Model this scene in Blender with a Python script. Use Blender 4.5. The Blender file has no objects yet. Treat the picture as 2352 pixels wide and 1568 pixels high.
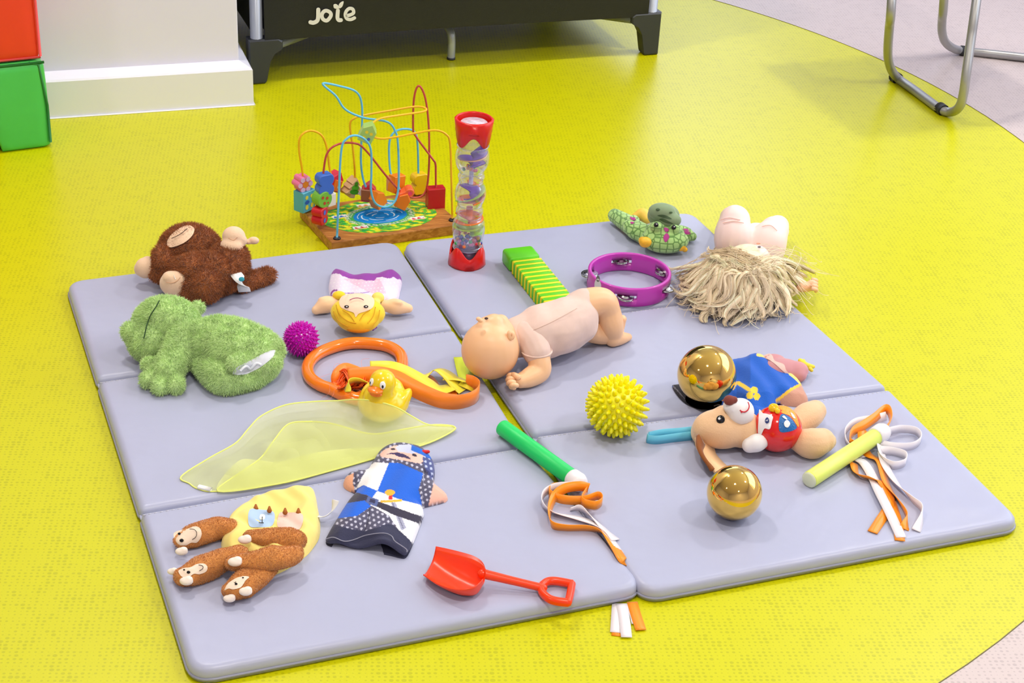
import bpy, bmesh, math, random
import numpy as np
from mathutils import Vector, Matrix, noise as mnoise
from mathutils.geometry import delaunay_2d_cdt

SC = bpy.context.scene
COL = SC.collection
rng = np.random.default_rng(7)
PI = math.pi

# ------------------------------------------------------------------ camera
FPX, PITCH, ROLL, CAMZ = 3725.0, 0.50633, 0.05572, 1.3333
cd = bpy.data.cameras.new('camera')
cd.sensor_width = 36.0
cd.lens = FPX / 2352 * 36.0
cd.clip_start = 0.05
CAM = bpy.data.objects.new('camera', cd)
COL.objects.link(CAM)
_fw = np.array([0, math.cos(PITCH), -math.sin(PITCH)])
_r0 = np.array([1.0, 0, 0]); _u0 = np.cross(_r0, _fw)
_rt = _r0 * math.cos(ROLL) + _u0 * math.sin(ROLL)
_up = -_r0 * math.sin(ROLL) + _u0 * math.cos(ROLL)
CAM.matrix_world = Matrix(((_rt[0], _up[0], -_fw[0], 0), (_rt[1], _up[1], -_fw[1], 0), (_rt[2], _up[2], -_fw[2], CAMZ), (0, 0, 0, 1)))
SC.camera = CAM

# ------------------------------------------------------------------ exposure, world
SC.view_settings.view_transform = 'Standard'
SC.view_settings.look = 'None'
SC.view_settings.gamma = 1.0
SC.view_settings.use_curve_mapping = False
SC.view_settings.exposure = 0.60
SC.cycles.use_denoising = True
SC.cycles.max_bounces = 6
SC.cycles.diffuse_bounces = 3
SC.cycles.glossy_bounces = 3
SC.cycles.transmission_bounces = 4
SC.cycles.use_adaptive_sampling = True
SC.cycles.adaptive_threshold = 0.05
SC.cycles.transparent_max_bounces = 16
SC.cycles.caustics_reflective = False
SC.cycles.caustics_refractive = False
W = bpy.data.worlds.new('daylight'); SC.world = W; W.use_nodes = True
W.node_tree.nodes['Background'].inputs[0].default_value = (0.80, 0.88, 1.0, 1)
W.node_tree.nodes['Background'].inputs[1].default_value = 1.0

ROOM = math.radians(21.0)                      # the room's walls run at this angle to the view
RU = np.array([math.cos(ROOM), math.sin(ROOM), 0]); RV = np.array([-math.sin(ROOM), math.cos(ROOM), 0])
CEIL = 2.62
def room(u, v, z=0.0): return RU * u + RV * v + np.array([0, 0, z])

def area_light(name, loc, target, sx, sy, power, color, shape='RECTANGLE', spread=PI):
    l = bpy.data.lights.new(name, 'AREA'); l.shape = shape; l.size = sx; l.size_y = sy
    l.energy = power; l.color = color; l.spread = spread
    o = bpy.data.objects.new(name, l); COL.objects.link(o)
    o.location = Vector(loc); o.rotation_euler = (Vector(target) - Vector(loc)).to_track_quat('-Z', 'Y').to_euler()
    return o
# recessed ceiling lamps over the mats, glinting on the gold balls; last two added to brighten the front
LAMPS = [(-0.85, 3.0), (1.5, 3.95), (2.0, 1.85), (0.05, 0.95), (-2.3, 0.1), (0.95, -1.1)]
for lx, ly in LAMPS:
    area_light('ceiling_lamp_light', (lx, ly, CEIL - 0.03), (lx, ly, 0), 0.20, 0.20, 14.5, (1.0, 0.93, 0.84), 'DISK')
# daylight at the two windows: one in the right wall, one in the far wall
area_light('window_daylight', room(3.55, 2.2, 1.55), room(0, 2.2, 0.9), 2.6, 1.6, 22.0, (0.78, 0.88, 1.0))
area_light('window_daylight', room(2.6, 6.05, 1.5), room(2.2, 0, 0.9), 2.4, 1.5, 11.0, (0.78, 0.88, 1.0))

# ------------------------------------------------------------------ pixel <-> place
_C = np.array([0, 0, CAMZ])
def P(px, py, h=0.0):
    d = _fw * FPX + _rt * (px - 1176) - _up * (py - 784)
    return _C + d * ((h - CAMZ) / d[2])
def ray(px, py):
    d = _fw * FPX + _rt * (px - 1176) - _up * (py - 784)
    return d / np.linalg.norm(d)
def proj(X):
    X = np.atleast_2d(np.asarray(X, float)) - _C
    z = X @ _fw
    return np.stack([1176 + FPX * (X @ _rt) / z, 784 - FPX * (X @ _up) / z], 1)
def ppm(X): return FPX / float((np.asarray(X) - _C) @ _fw)
def ball_at(px, py, rpx, base):
    h = base + 0.04
    for _ in range(12):
        c = P(px, py, h); r = rpx / ppm(c); h = base + r
    return c, r
def zfor(x, y, py):
    lo, hi = 0.0, 1.2
    for _ in range(40):
        m = (lo + hi) / 2
        if proj((x, y, m))[0, 1] > py: lo = m
        else: hi = m
    return lo
def on_plane(px, py, p0, n):
    d = ray(px, py); n = np.asarray(n, float)
    return _C + d * (((np.asarray(p0) - _C) @ n) / (d @ n))
T = 0.022                                       # mat thickness

# ------------------------------------------------------------------ materials
def lin(c):
    c = np.asarray(c, float) / 255.0
    return np.where(c <= 0.04045, c / 12.92, ((c + 0.055) / 1.055) ** 2.4)
MATS = {}
def M(name, rgb, rough=0.5, metal=0.0, spec=0.5, bump=0.0, bscale=200.0, vary=0.0, vscale=20.0, sheen=0.0,
      coat=0.0, sss=0.0, alpha=None, attr=False, trans=0.0, emit=None, detail=2.0, bdist=0.002):
    if name in MATS: return MATS[name]
    m = bpy.data.materials.new(name); m.use_nodes = True
    nt = m.node_tree; b = nt.nodes['Principled BSDF']
    col = tuple(lin(rgb)) + (1,)
    b.inputs['Base Color'].default_value = col
    b.inputs['Roughness'].default_value = rough
    b.inputs['Metallic'].default_value = metal
    b.inputs['Specular IOR Level'].default_value = spec
    if sheen: b.inputs['Sheen Weight'].default_value = sheen; b.inputs['Sheen Roughness'].default_value = 0.4
    if coat: b.inputs['Coat Weight'].default_value = coat; b.inputs['Coat Roughness'].default_value = 0.08
    if sss:
        b.inputs['Subsurface Weight'].default_value = sss; b.inputs['Subsurface Radius'].default_value = (0.012, 0.005, 0.003)
        b.inputs['Subsurface Scale'].default_value = 0.5
    if alpha is not None: b.inputs['Alpha'].default_value = alpha
    if trans: b.inputs['Transmission Weight'].default_value = trans
    if emit is not None: b.inputs['Emission Color'].default_value = col; b.inputs['Emission Strength'].default_value = emit
    src = None
    if attr:
        a = nt.nodes.new('ShaderNodeAttribute'); a.attribute_name = 'col'; src = a.outputs['Color']
    tc = nt.nodes.new('ShaderNodeTexCoord')
    if vary:
        n = nt.nodes.new('ShaderNodeTexNoise'); n.inputs['Scale'].default_value = vscale; n.inputs['Detail'].default_value = 4
        nt.links.new(tc.outputs['Object'], n.inputs['Vector'])
        hs = nt.nodes.new('ShaderNodeHueSaturation')
        mr = nt.nodes.new('ShaderNodeMapRange'); mr.inputs[1].default_value = 0.25; mr.inputs[2].default_value = 0.75
        mr.inputs[3].default_value = 1 - vary; mr.inputs[4].default_value = 1 + vary
        nt.links.new(n.outputs[0], mr.inputs[0]); nt.links.new(mr.outputs[0], hs.inputs['Value'])
        if src: nt.links.new(src, hs.inputs['Color'])
        else: hs.inputs['Color'].default_value = col
        src = hs.outputs[0]
    if src: nt.links.new(src, b.inputs['Base Color'])
    if bump:
        n = nt.nodes.new('ShaderNodeTexNoise'); n.inputs['Scale'].default_value = bscale; n.inputs['Detail'].default_value = detail
        nt.links.new(tc.outputs['Object'], n.inputs['Vector'])
        bp = nt.nodes.new('ShaderNodeBump'); bp.inputs['Strength'].default_value = bump; bp.inputs['Distance'].default_value = bdist
        nt.links.new(n.outputs[0], bp.inputs['Height']); nt.links.new(bp.outputs[0], b.inputs['Normal'])
    MATS[name] = m
    return m

# ------------------------------------------------------------------ objects
class Thing:
    """An Empty at the thing's base; its parts are meshes given in world coordinates."""
    def __init__(s, name, label, cat, loc, group=None, kind=None):
        s.loc = np.array([float(loc[0]), float(loc[1]), float(loc[2])])
        s.o = bpy.data.objects.new(name, None); COL.objects.link(s.o)
        s.o.empty_display_size = 0.02
        s.o.location = Vector(s.loc)
        if label: s.o['label'] = label
        if cat: s.o['category'] = cat
        if group: s.o['group'] = group
        if kind: s.o['kind'] = kind
    def part(s, name, VF, mat, label=None, smooth=True, parent=None, kind=None, col=None):
        V, F = VF
        o = raw(name, (np.asarray(V) - s.loc, F), mat, smooth, col)
        o.parent = parent or s.o
        if label: o['label'] = label
        if kind: o['kind'] = kind
        return o
def raw(name, VF, mat, smooth=True, col=None):
    V, F = VF
    V = np.asarray(V, float)
    me = bpy.data.meshes.new(name)
    if isinstance(F, np.ndarray):
        k = F.shape[1]; nf = len(F)
        me.vertices.add(len(V)); me.vertices.foreach_set('co', V.astype(np.float32).ravel())
        me.loops.add(nf * k); me.loops.foreach_set('vertex_index', F.astype(np.int32).ravel())
        me.polygons.add(nf); me.polygons.foreach_set('loop_start', np.arange(0, nf * k, k, dtype=np.int32))
        me.update(calc_edges=True)
    else:
        me.from_pydata([tuple(v) for v in V], [], [tuple(f) for f in F])
    if smooth: me.polygons.foreach_set('use_smooth', np.ones(len(me.polygons), dtype=bool))
    if col is not None:
        a = me.color_attributes.new('col', 'FLOAT_COLOR', 'POINT')
        c = np.ones((len(V), 4), np.float32); c[:, :3] = col
        a.data.foreach_set('color', c.ravel())
    me.validate()
    for m in (mat if isinstance(mat, (list, tuple)) else [mat]): me.materials.append(m)
    o = bpy.data.objects.new(name, me); COL.objects.link(o)
    return o
def top(name, VF, mat, label, cat, group=None, smooth=True, kind=None, col=None):
    V = np.asarray(VF[0], float)
    lo, hi = V.min(0), V.max(0); c = np.array([(lo[0] + hi[0]) / 2, (lo[1] + hi[1]) / 2, lo[2]])
    o = raw(name, (V - c, VF[1]), mat, smooth, col); o.location = Vector(c)
    if label: o['label'] = label
    if cat: o['category'] = cat
    if group: o['group'] = group
    if kind: o['kind'] = kind
    return o
def struct(name, VF, mat, label, smooth=False):
    o = top(name, VF, mat, label, None, smooth=smooth, kind='structure'); return o

# ------------------------------------------------------------------ shapes: every one returns (V, F)
def join(*parts):
    V, F, n = [], [], 0
    for v, f in parts:
        v = np.asarray(v, float); V.append(v)
        if isinstance(f, np.ndarray): f = f.tolist()
        F += [tuple(i + n for i in q) for q in f]; n += len(v)
    return np.concatenate(V), F
def basis(z, x=None):
    z = np.asarray(z, float); z = z / np.linalg.norm(z)
    if x is None: x = np.array([1, 0, 0.]) if abs(z[0]) < 0.9 else np.array([0, 1, 0.])
    x = np.asarray(x, float); x = x - z * (x @ z); x /= np.linalg.norm(x)
    return np.stack([x, np.cross(z, x), z])                  # rows: x, y, z
def ell(c, r, B=None, n=20, m=12):
    """ellipsoid, radii r along the rows of B"""
    r = np.ones(3) * np.asarray(r, float)
    V = [(0, 0, 1)]
    for j in range(1, m):
        t = PI * j / m
        for i in range(n):
            a = 2 * PI * i / n; V.append((math.sin(t) * math.cos(a), math.sin(t) * math.sin(a), math.cos(t)))
    V.append((0, 0, -1)); V = np.array(V) * r
    if B is not None: V = V @ np.asarray(B)
    F = [(0, 1 + i, 1 + (i + 1) % n) for i in range(n)]
    for j in range(m - 2):
        for i in range(n):
            a = 1 + j * n + i; b = 1 + j * n + (i + 1) % n; F.append((a, a + n, b + n, b))
    L = len(V) - 1; k = 1 + (m - 2) * n
    F += [(L, k + (i + 1) % n, k + i) for i in range(n)]
    return V + np.asarray(c, float), F
def spline(pts, n=8, closed=False):
    """Catmull-Rom through pts (rows may carry extra columns)"""
    p = np.asarray(pts, float); k = len(p)
    if k == 2 and not closed: return np.array([p[0] + (p[1] - p[0]) * t for t in np.linspace(0, 1, n + 1)])
    out = []
    R = range(k) if closed else range(k - 1)
    for i in R:
        if closed: a, b, c, d = p[(i - 1) % k], p[i], p[(i + 1) % k], p[(i + 2) % k]
        else:
            b, c = p[i], p[i + 1]; a = p[i - 1] if i > 0 else 2 * b - c; d = p[i + 2] if i + 2 < k else 2 * c - b
        for t in np.arange(n) / n:
            out.append(0.5 * (2 * b + (c - a) * t + (2 * a - 5 * b + 4 * c - d) * t * t + (3 * b - a - 3 * c + d) * t ** 3))
    if not closed: out.append(p[-1])
    return np.array(out)
def frames(path, closed=False):
    p = np.asarray(path, float)[:, :3]
    if closed: t = np.roll(p, -1, 0) - np.roll(p, 1, 0)
    else: t = np.gradient(p, axis=0)
    t /= np.maximum(np.linalg.norm(t, axis=1), 1e-9)[:, None]
    n = np.cross(t[0], [0, 0, 1.0])
    if np.linalg.norm(n) < 1e-3: n = np.cross(t[0], [0, 1.0, 0])
    n /= np.linalg.norm(n); N = [n]
    for i in range(1, len(p)):
        n = N[-1] - t[i] * (N[-1] @ t[i]); n /= max(np.linalg.norm(n), 1e-9); N.append(n)
    N = np.array(N)
    return p, t, N, np.cross(t, N)
def tube(path, r, sides=10, closed=False, cap=True, flat=1.0):
    p, t, N, B = frames(path, closed); k = len(p)
    r = np.ones(k) * np.asarray(r, float)
    a = np.arange(sides) * 2 * PI / sides
    V = p[:, None] + r[:, None, None] * (np.cos(a)[None, :, None] * N[:, None] + flat * np.sin(a)[None, :, None] * B[:, None])
    V = V.reshape(-1, 3); F = []
    for i in range(k if closed else k - 1):
        j = (i + 1) % k
        for s in range(sides):
            u = (s + 1) % sides; F.append((i * sides + s, j * sides + s, j * sides + u, i * sides + u))
    if cap and not closed:
        F.append(tuple(range(sides - 1, -1, -1))) if False else F.append(tuple(range(sides))[::-1][::-1][::-1])
        F.append(tuple((k - 1) * sides + s for s in range(sides)))
    return V, F
def limb(path, r, n=6, sides=14):
    """tapered tube with round ends; path rows xyz, r per control point"""
    q = spline(np.column_stack([path, r]), n)
    p, rr = q[:, :3], np.maximum(q[:, 3], 1e-4)
    d0 = p[0] - p[1]; d0 /= np.linalg.norm(d0); d1 = p[-1] - p[-2]; d1 /= np.linalg.norm(d1)
    a = [p[0] + d0 * rr[0] * math.sin(x) for x in (1.45, 1.1, .7, .35)]; ar = [rr[0] * math.cos(x) for x in (1.45, 1.1, .7, .35)]
    b = [p[-1] + d1 * rr[-1] * math.sin(x) for x in (.35, .7, 1.1, 1.45)]; br = [rr[-1] * math.cos(x) for x in (.35, .7, 1.1, 1.45)]
    return tube(np.vstack([a, p, b]), np.concatenate([ar, rr, br]), sides)
def lathe(prof, n=40, c=(0, 0, 0), B=None, closed=False, zfun=None):
    """prof: list of (radius, height); zfun(i, angle) adds to the height of profile row i"""
    V, F = [], []
    for i, (r, z) in enumerate(prof):
        for k in range(n):
            a = 2 * PI * k / n; dz = zfun(i, a) if zfun else 0
            V.append((r * math.cos(a), r * math.sin(a), z + dz))
    m = len(prof)
    for i in range(m if closed else m - 1):
        j = (i + 1) % m
        for k in range(n):
            u = (k + 1) % n; F.append((i * n + k, i * n + u, j * n + u, j * n + k))
    if not closed:
        if prof[0][0] > 1e-6: F.append(tuple(range(n))[::-1])
        if prof[-1][0] > 1e-6: F.append(tuple((m - 1) * n + k for k in range(n)))
    V = np.array(V)
    if B is not None: V = V @ np.asarray(B)
    return V + np.asarray(c, float), F
def rbox(c, half, B=None, r=0.003, seg=2):
    """rounded box with axes = rows of B"""
    bm = bmesh.new(); bmesh.ops.create_cube(bm, size=2.0)
    for v in bm.verts: v.co = Vector([v.co[i] * half[i] for i in range(3)])
    if r > 0: bmesh.ops.bevel(bm, geom=bm.edges[:], offset=min(r, min(half) * .98), segments=seg, affect='EDGES', profile=0.5)
    V = np.array([v.co[:] for v in bm.verts]); bm.verts.index_update(); F = [tuple(v.index for v in f.verts) for f in bm.faces]; bm.free()
    if B is not None: V = V @ np.asarray(B)
    return V + np.asarray(c, float), F
def extrude(outline, axis, bevel=0.0):
    """outline: (n,3) planar loop; extruded along the vector axis"""
    O = np.asarray(outline, float); n = len(O); ax = np.asarray(axis, float)
    if bevel:
        c = O.mean(0); k = 1 - bevel / np.linalg.norm(O - c, axis=1).mean(); L = np.linalg.norm(ax); e = ax / L * bevel
        rings = [c + (O - c) * k, O + e, O + ax - e, c + (O - c) * k + ax]
    else: rings = [O, O + ax]
    V = np.concatenate(rings); F = []
    for j in range(len(rings) - 1):
        for i in range(n):
            u = (i + 1) % n; F.append((j * n + i, j * n + u, (j + 1) * n + u, (j + 1) * n + i))
    F.append(tuple(range(n))[::-1]); F.append(tuple((len(rings) - 1) * n + i for i in range(n)))
    return V, F
def fix_normals(VF):
    bm = bmesh.new(); vs = [bm.verts.new(v) for v in VF[0]]
    for f in VF[1]:
        try: bm.faces.new([vs[i] for i in f])
        except ValueError: pass
    bmesh.ops.recalc_face_normals(bm, faces=bm.faces[:])
    bm.verts.index_update()
    V = np.array([v.co[:] for v in bm.verts]); F = [tuple(v.index for v in f.verts) for f in bm.faces]; bm.free(); return V, F
def blob(prims, voxel=0.003, smooth=6, factor=0.5):
    """union of overlapping shapes into one smooth skin (voxel remesh)"""
    V, F = join(*[fix_normals(p) for p in prims])
    o = raw('tmp', (V, F), [], False)
    m = o.modifiers.new('r', 'REMESH'); m.mode = 'VOXEL'; m.voxel_size = voxel; m.adaptivity = 0
    if smooth: s = o.modifiers.new('s', 'SMOOTH'); s.iterations = smooth; s.factor = factor
    dg = bpy.context.evaluated_depsgraph_get(); e = o.evaluated_get(dg); me = e.to_mesh()
    V = np.empty(len(me.vertices) * 3, np.float32); me.vertices.foreach_get('co', V); V = V.reshape(-1, 3).astype(float)
    F = [tuple(p.vertices) for p in me.polygons]
    e.to_mesh_clear(); d = o.data; bpy.data.objects.remove(o); bpy.data.meshes.remove(d)
    return V, F
def tris(F):
    out = []
    for f in F:
        for i in range(1, len(f) - 1): out.append((f[0], f[i], f[i + 1]))
    return np.array(out)
def fur(VF, n, length, width, lean=(0, 0, -0.4), rand=0.5, keep=None, curl=0.0):
    """short pile: thin two-segment blades standing on the skin"""
    V, F = VF; V = np.asarray(V); t = tris(F)
    a, b, c = V[t[:, 0]], V[t[:, 1]], V[t[:, 2]]
    N = np.cross(b - a, c - a); A = np.linalg.norm(N, axis=1); N /= np.maximum(A, 1e-12)[:, None]
    i = rng.choice(len(t), n, p=A / A.sum()); u, v = rng.random(n), rng.random(n); k = u + v > 1; u[k], v[k] = 1 - u[k], 1 - v[k]
    X = a[i] + (b - a)[i] * u[:, None] + (c - a)[i] * v[:, None]; Nn = N[i]
    if keep is not None:
        s = keep(X); X, Nn = X[s], Nn[s]; n = len(X)
    clump = np.array([mnoise.noise_vector(Vector(x * 90)) for x in X])
    d = Nn + np.asarray(lean) + rand * rng.normal(size=(n, 3)) * .5 + clump * .5; d /= np.linalg.norm(d, axis=1)[:, None]
    side = np.cross(d, rng.normal(size=(n, 3))); side /= np.linalg.norm(side, axis=1)[:, None]
    L = (length * (0.6 + 0.7 * rng.random(n)))[:, None]; w = width
    d2 = d + np.asarray(lean) * .8 + clump * curl; d2 /= np.linalg.norm(d2, axis=1)[:, None]
    mid = X + d * L * .55; tip = mid + d2 * L * .5
    W_ = np.stack([X - side * w - Nn * length * .15, X + side * w - Nn * length * .15, mid + side * w * .7, mid - side * w * .7, tip], 1).reshape(-1, 3)
    o = np.arange(n)[:, None] * 5
    T_ = np.concatenate([o + [0, 1, 2], o + [0, 2, 3], o + [3, 2, 4]])
    return W_, T_
def with_fur(VF, *a, **k):
    V, F = VF; fv, ft = fur(VF, *a, **k)
    return np.concatenate([V, fv]), np.concatenate([tris(F), ft + len(V)])
def inpoly(pts, poly):
    x, y = pts[:, 0], pts[:, 1]; poly = np.asarray(poly, float); c = np.zeros(len(pts), bool)
    q = np.roll(poly, 1, 0)
    for (x1, y1), (x2, y2) in zip(poly, q):
        if y1 == y2: continue
        s = ((y1 > y) != (y2 > y)) & (x < (x2 - x1) * (y - y1) / (y2 - y1) + x1); c ^= s
    return c
def dist_to(pts, poly, closed=True):
    poly = np.asarray(poly, float); q = np.roll(poly, -1, 0); D = np.full(len(pts), 1e9)
    if not closed: poly, q = poly[:-1], q[:-1]
    for a, b in zip(poly, q):
        ab = b - a; L = ab @ ab
        t = np.clip(((pts - a) @ ab) / max(L, 1e-12), 0, 1)
        D = np.minimum(D, np.linalg.norm(pts - a - t[:, None] * ab, axis=1))
    return D
def pillow(outline, H, R, base, step=0.0025, hfun=None, smooth_outline=3, open_bottom=False, edge=0.0):
    """soft flat toy: outline is (n,2) in world x,y; its top swells to H within R of the rim"""
    O = spline(outline, smooth_outline, True) if smooth_outline > 1 else np.asarray(outline, float)
    d = np.linalg.norm(np.roll(O, -1, 0) - O, axis=1); Q = []
    for i in range(len(O)):
        k = max(1, int(round(d[i] / (step * 1.5))))
        for j in range(k): Q.append(O[i] + (O[(i + 1) % len(O)] - O[i]) * j / k)
    Q = np.array(Q); lo, hi = Q.min(0), Q.max(0)
    gx, gy = np.meshgrid(np.arange(lo[0], hi[0], step), np.arange(lo[1], hi[1], step * .87))
    gx = gx + (np.arange(gx.shape[0]) % 2)[:, None] * step * .5
    G = np.stack([gx.ravel(), gy.ravel()], 1); G = G[inpoly(G, Q)]
    D = dist_to(G, Q); k = D > step * .6; G, D = G[k], D[k]
    pts = np.concatenate([Q, G]); n = len(Q)
    r = delaunay_2d_cdt([Vector(p) for p in pts], [(i, (i + 1) % n) for i in range(n)], [], 1, 1e-7)
    xy = np.array([v[:] for v in r[0]]); f = np.array([t for t in r[2] if len(t) == 3])
    dd = dist_to(xy, Q); s = np.clip(dd / R, 0, 1); z = H * np.sqrt(np.clip(1 - (1 - s) ** 2, 0, 1))
    if hfun is not None: z = hfun(xy, dd, z)
    m = len(xy)
    top_ = np.column_stack([xy, base + edge + z]); bot = np.column_stack([xy, base + np.minimum(edge, .4 * z) + 0 * dd])
    bot[:, 2] = base + edge * .999 * np.clip(1 - dd / max(R * .4, 1e-6), 0, 1)
    a = top_[f[:, 0]]; nz = np.cross(top_[f[:, 1]] - a, top_[f[:, 2]] - a)[:, 2]
    f = np.where((nz < 0)[:, None], f[:, ::-1], f)
    V = np.concatenate([top_, bot]); F = np.concatenate([f, f[:, ::-1] + m])
    # welded rim: drop the bottom copy's rim by reusing the same height
    return V, F
def px_outline(pts, h):
    return np.array([P(p[0], p[1], p[2] if len(p) > 2 else h)[:2] for p in pts])
def paint(V, base, layers):
    """layers: list of (test(px) -> mask, rgb); px are the photo positions of the vertices as built"""
    px = proj(V); C = np.tile(lin(base), (len(V), 1))
    for test, rgb in layers:
        mk = inpoly(px, test) if isinstance(test, (list, np.ndarray)) else test(px)
        C[mk] = lin(rgb)
    return C
def disc(cx, cy, rx, ry, rot=0.0):
    c, s = math.cos(rot), math.sin(rot)
    return lambda p: (((p[:, 0] - cx) * c + (p[:, 1] - cy) * s) / rx) ** 2 + ((-(p[:, 0] - cx) * s + (p[:, 1] - cy) * c) / ry) ** 2 < 1
def stroke(pts, w, closed=False):
    q = spline(pts, 6, closed)
    return lambda p: dist_to(p, q, closed) < w
def both(a, b):
    f = lambda t: (lambda p: inpoly(p, t)) if isinstance(t, list) else t
    return lambda p: f(a)(p) & f(b)(p)
def ribbon(ctrl, width, n=10, th=0.0005, tilt=True):
    """ctrl rows: px, py, h, turn (degrees: 0 lies flat, 90 stands on edge); a thin band with thickness"""
    c = np.array([list(P(a[0], a[1], a[2])) + [a[3]] for a in ctrl])
    return band(c, width, n, th)
def band(c, width, n=10, th=0.0005):
    q = spline(c, n); p = q[:, :3]; ang = np.radians(q[:, 3])
    t = np.gradient(p, axis=0); t /= np.maximum(np.linalg.norm(t, axis=1), 1e-9)[:, None]
    side = np.cross(t, [0, 0, 1.0]); L = np.linalg.norm(side, axis=1)[:, None]; side = np.where(L > 1e-3, side / np.maximum(L, 1e-9), [1.0, 0, 0])
    up = np.cross(side, t)
    s = side * np.cos(ang)[:, None] + up * np.sin(ang)[:, None]; nn = np.cross(t, s)
    w = width / 2
    rows = np.stack([p - s * w + nn * th, p + s * w + nn * th, p + s * w - nn * th, p - s * w - nn * th], 1)
    V = rows.reshape(-1, 3); F = []
    for i in range(len(p) - 1):
        for k in range(4): F.append((i * 4 + k, i * 4 + (k + 1) % 4, i * 4 + 4 + (k + 1) % 4, i * 4 + 4 + k))
    F.append((3, 2, 1, 0)); e = (len(p) - 1) * 4; F.append((e, e + 1, e + 2, e + 3))
    return V, F
# ================================================================== the room
def floor_material(name, base, dot, rough):
    m = bpy.data.materials.new(name); m.use_nodes = True; nt = m.node_tree; b = nt.nodes['Principled BSDF']
    N = nt.nodes.new; L = nt.links.new
    tc = N('ShaderNodeTexCoord'); mp = N('ShaderNodeMapping'); mp.inputs['Rotation'].default_value = (0, 0, -0.10)
    mp.inputs['Scale'].default_value = (1 / 0.0078, 1 / 0.0066, 1); L(tc.outputs['Object'], mp.inputs[0])
    sep = N('ShaderNodeSeparateXYZ'); L(mp.outputs[0], sep.inputs[0])
    def math_(op, a, b_=None, c=None):
        n = N('ShaderNodeMath'); n.operation = op
        for i, v in enumerate((a, b_, c)):
            if v is None: continue
            if isinstance(v, (int, float)): n.inputs[i].default_value = v
            else: L(v, n.inputs[i])
        return n.outputs[0]
    row = math_('FLOOR', sep.outputs[1])
    odd = math_('MULTIPLY', math_('MODULO', row, 2.0), 0.14)
    x = math_('ADD', sep.outputs[0], odd)
    fx = math_('SUBTRACT', math_('FRACT', x), 0.5); fy = math_('SUBTRACT', math_('FRACT', sep.outputs[1]), 0.5)
    d = math_('SQRT', math_('ADD', math_('MULTIPLY', fx, fx), math_('MULTIPLY', fy, fy)))
    cmb = N('ShaderNodeCombineXYZ'); L(math_('FLOOR', x), cmb.inputs[0]); L(row, cmb.inputs[1])
    nz = N('ShaderNodeTexNoise'); nz.inputs['Scale'].default_value = 0.22; nz.inputs['Detail'].default_value = 3; nz.inputs['Roughness'].default_value = .7
    L(cmb.outputs[0], nz.inputs['Vector'])
    wn = N('ShaderNodeTexWhiteNoise'); wn.noise_dimensions = '2D'; L(cmb.outputs[0], wn.inputs['Vector'])
    rad = N('ShaderNodeMapRange'); rad.inputs[1].default_value = .35; rad.inputs[2].default_value = .75; rad.inputs[3].default_value = .08; rad.inputs[4].default_value = .44
    L(math_('ADD', nz.outputs[0], math_('MULTIPLY', math_('SUBTRACT', wn.outputs[0], .5), .22)), rad.inputs[0])
    soft = N('ShaderNodeMapRange'); soft.inputs[1].default_value = 0.06; soft.inputs[2].default_value = -0.06; soft.inputs[3].default_value = 0; soft.inputs[4].default_value = 0.85
    L(math_('SUBTRACT', d, rad.outputs[0]), soft.inputs[0])
    mix = N('ShaderNodeMix'); mix.data_type = 'RGBA'; mix.inputs['A'].default_value = tuple(lin(base)) + (1,); mix.inputs['B'].default_value = tuple(lin(dot)) + (1,)
    L(soft.outputs[0], mix.inputs['Factor']); L(mix.outputs['Result'], b.inputs['Base Color'])
    b.inputs['Roughness'].default_value = rough; b.inputs['Specular IOR Level'].default_value = 0.38
    b2 = N('ShaderNodeTexNoise'); b2.inputs['Scale'].default_value = 260; L(tc.outputs['Object'], b2.inputs['Vector'])
    bp = N('ShaderNodeBump'); bp.inputs['Strength'].default_value = .12; bp.inputs['Distance'].default_value = .001
    L(b2.outputs[0], bp.inputs['Height']); L(bp.outputs[0], b.inputs['Normal'])
    return m
M_yel = floor_material('yellow_green_vinyl', (206, 204, 0), (182, 182, 0), 0.34)
M_pink = floor_material('pale_pink_vinyl', (202, 187, 184), (180, 165, 164), 0.38)
M_wall = M('cream_wall_paint', (230, 228, 253), 0.55, vary=.02, vscale=3)
M_base = M('white_gloss_paint', (238, 238, 254), 0.3)
M_ceil = M('ceiling_paint', (236, 234, 228), 0.8)

# the yellow island is a disc let into the pink floor
_b = np.array([P(1640, 0)[:2], P(1830, 60)[:2], P(2000, 132)[:2], P(2180, 213)[:2], P(2352, 325)[:2], P(2352, 1403)[:2], P(2270, 1486)[:2], P(2190, 1568)[:2]])
_A = np.column_stack([2 * _b, np.ones(len(_b))]); _s = np.linalg.lstsq(_A, (_b ** 2).sum(1), rcond=None)[0]
ISL = _s[:2]; ISR = math.sqrt(_s[2] + ISL @ ISL)
RM = (-4.6, 3.6, -2.6, 6.1)                      # room extents u0, u1, v0, v1
na = 160
def ring_pts(r, z): return [(ISL[0] + r * math.cos(2 * PI * i / na), ISL[1] + r * math.sin(2 * PI * i / na), z) for i in range(na)]
isl = struct('floor', (np.array(ring_pts(ISR, 0.0)), [tuple(range(na))]), M_yel, 'yellow green speckled vinyl floor')
outer = []
for i in range(na):                               # outer ring pushed out to the walls
    a = 2 * PI * i / na; d = np.array([math.cos(a), math.sin(a)]); best = 1e9
    for nrm, off in ((RU[:2], RM[1]), (-RU[:2], -RM[0]), (RV[:2], RM[3]), (-RV[:2], -RM[2])):
        k = d @ nrm
        if k > 1e-6: best = min(best, (off - ISL @ nrm) / k)
    outer.append((ISL[0] + d[0] * best, ISL[1] + d[1] * best, 0.0))
vv = np.array(ring_pts(ISR, 0.0) + outer)
struct('floor_surround', (vv, [(i, na + i, na + (i + 1) % na, (i + 1) % na) for i in range(na)]), M_pink, 'pale pink speckled vinyl floor around the yellow')
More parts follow.
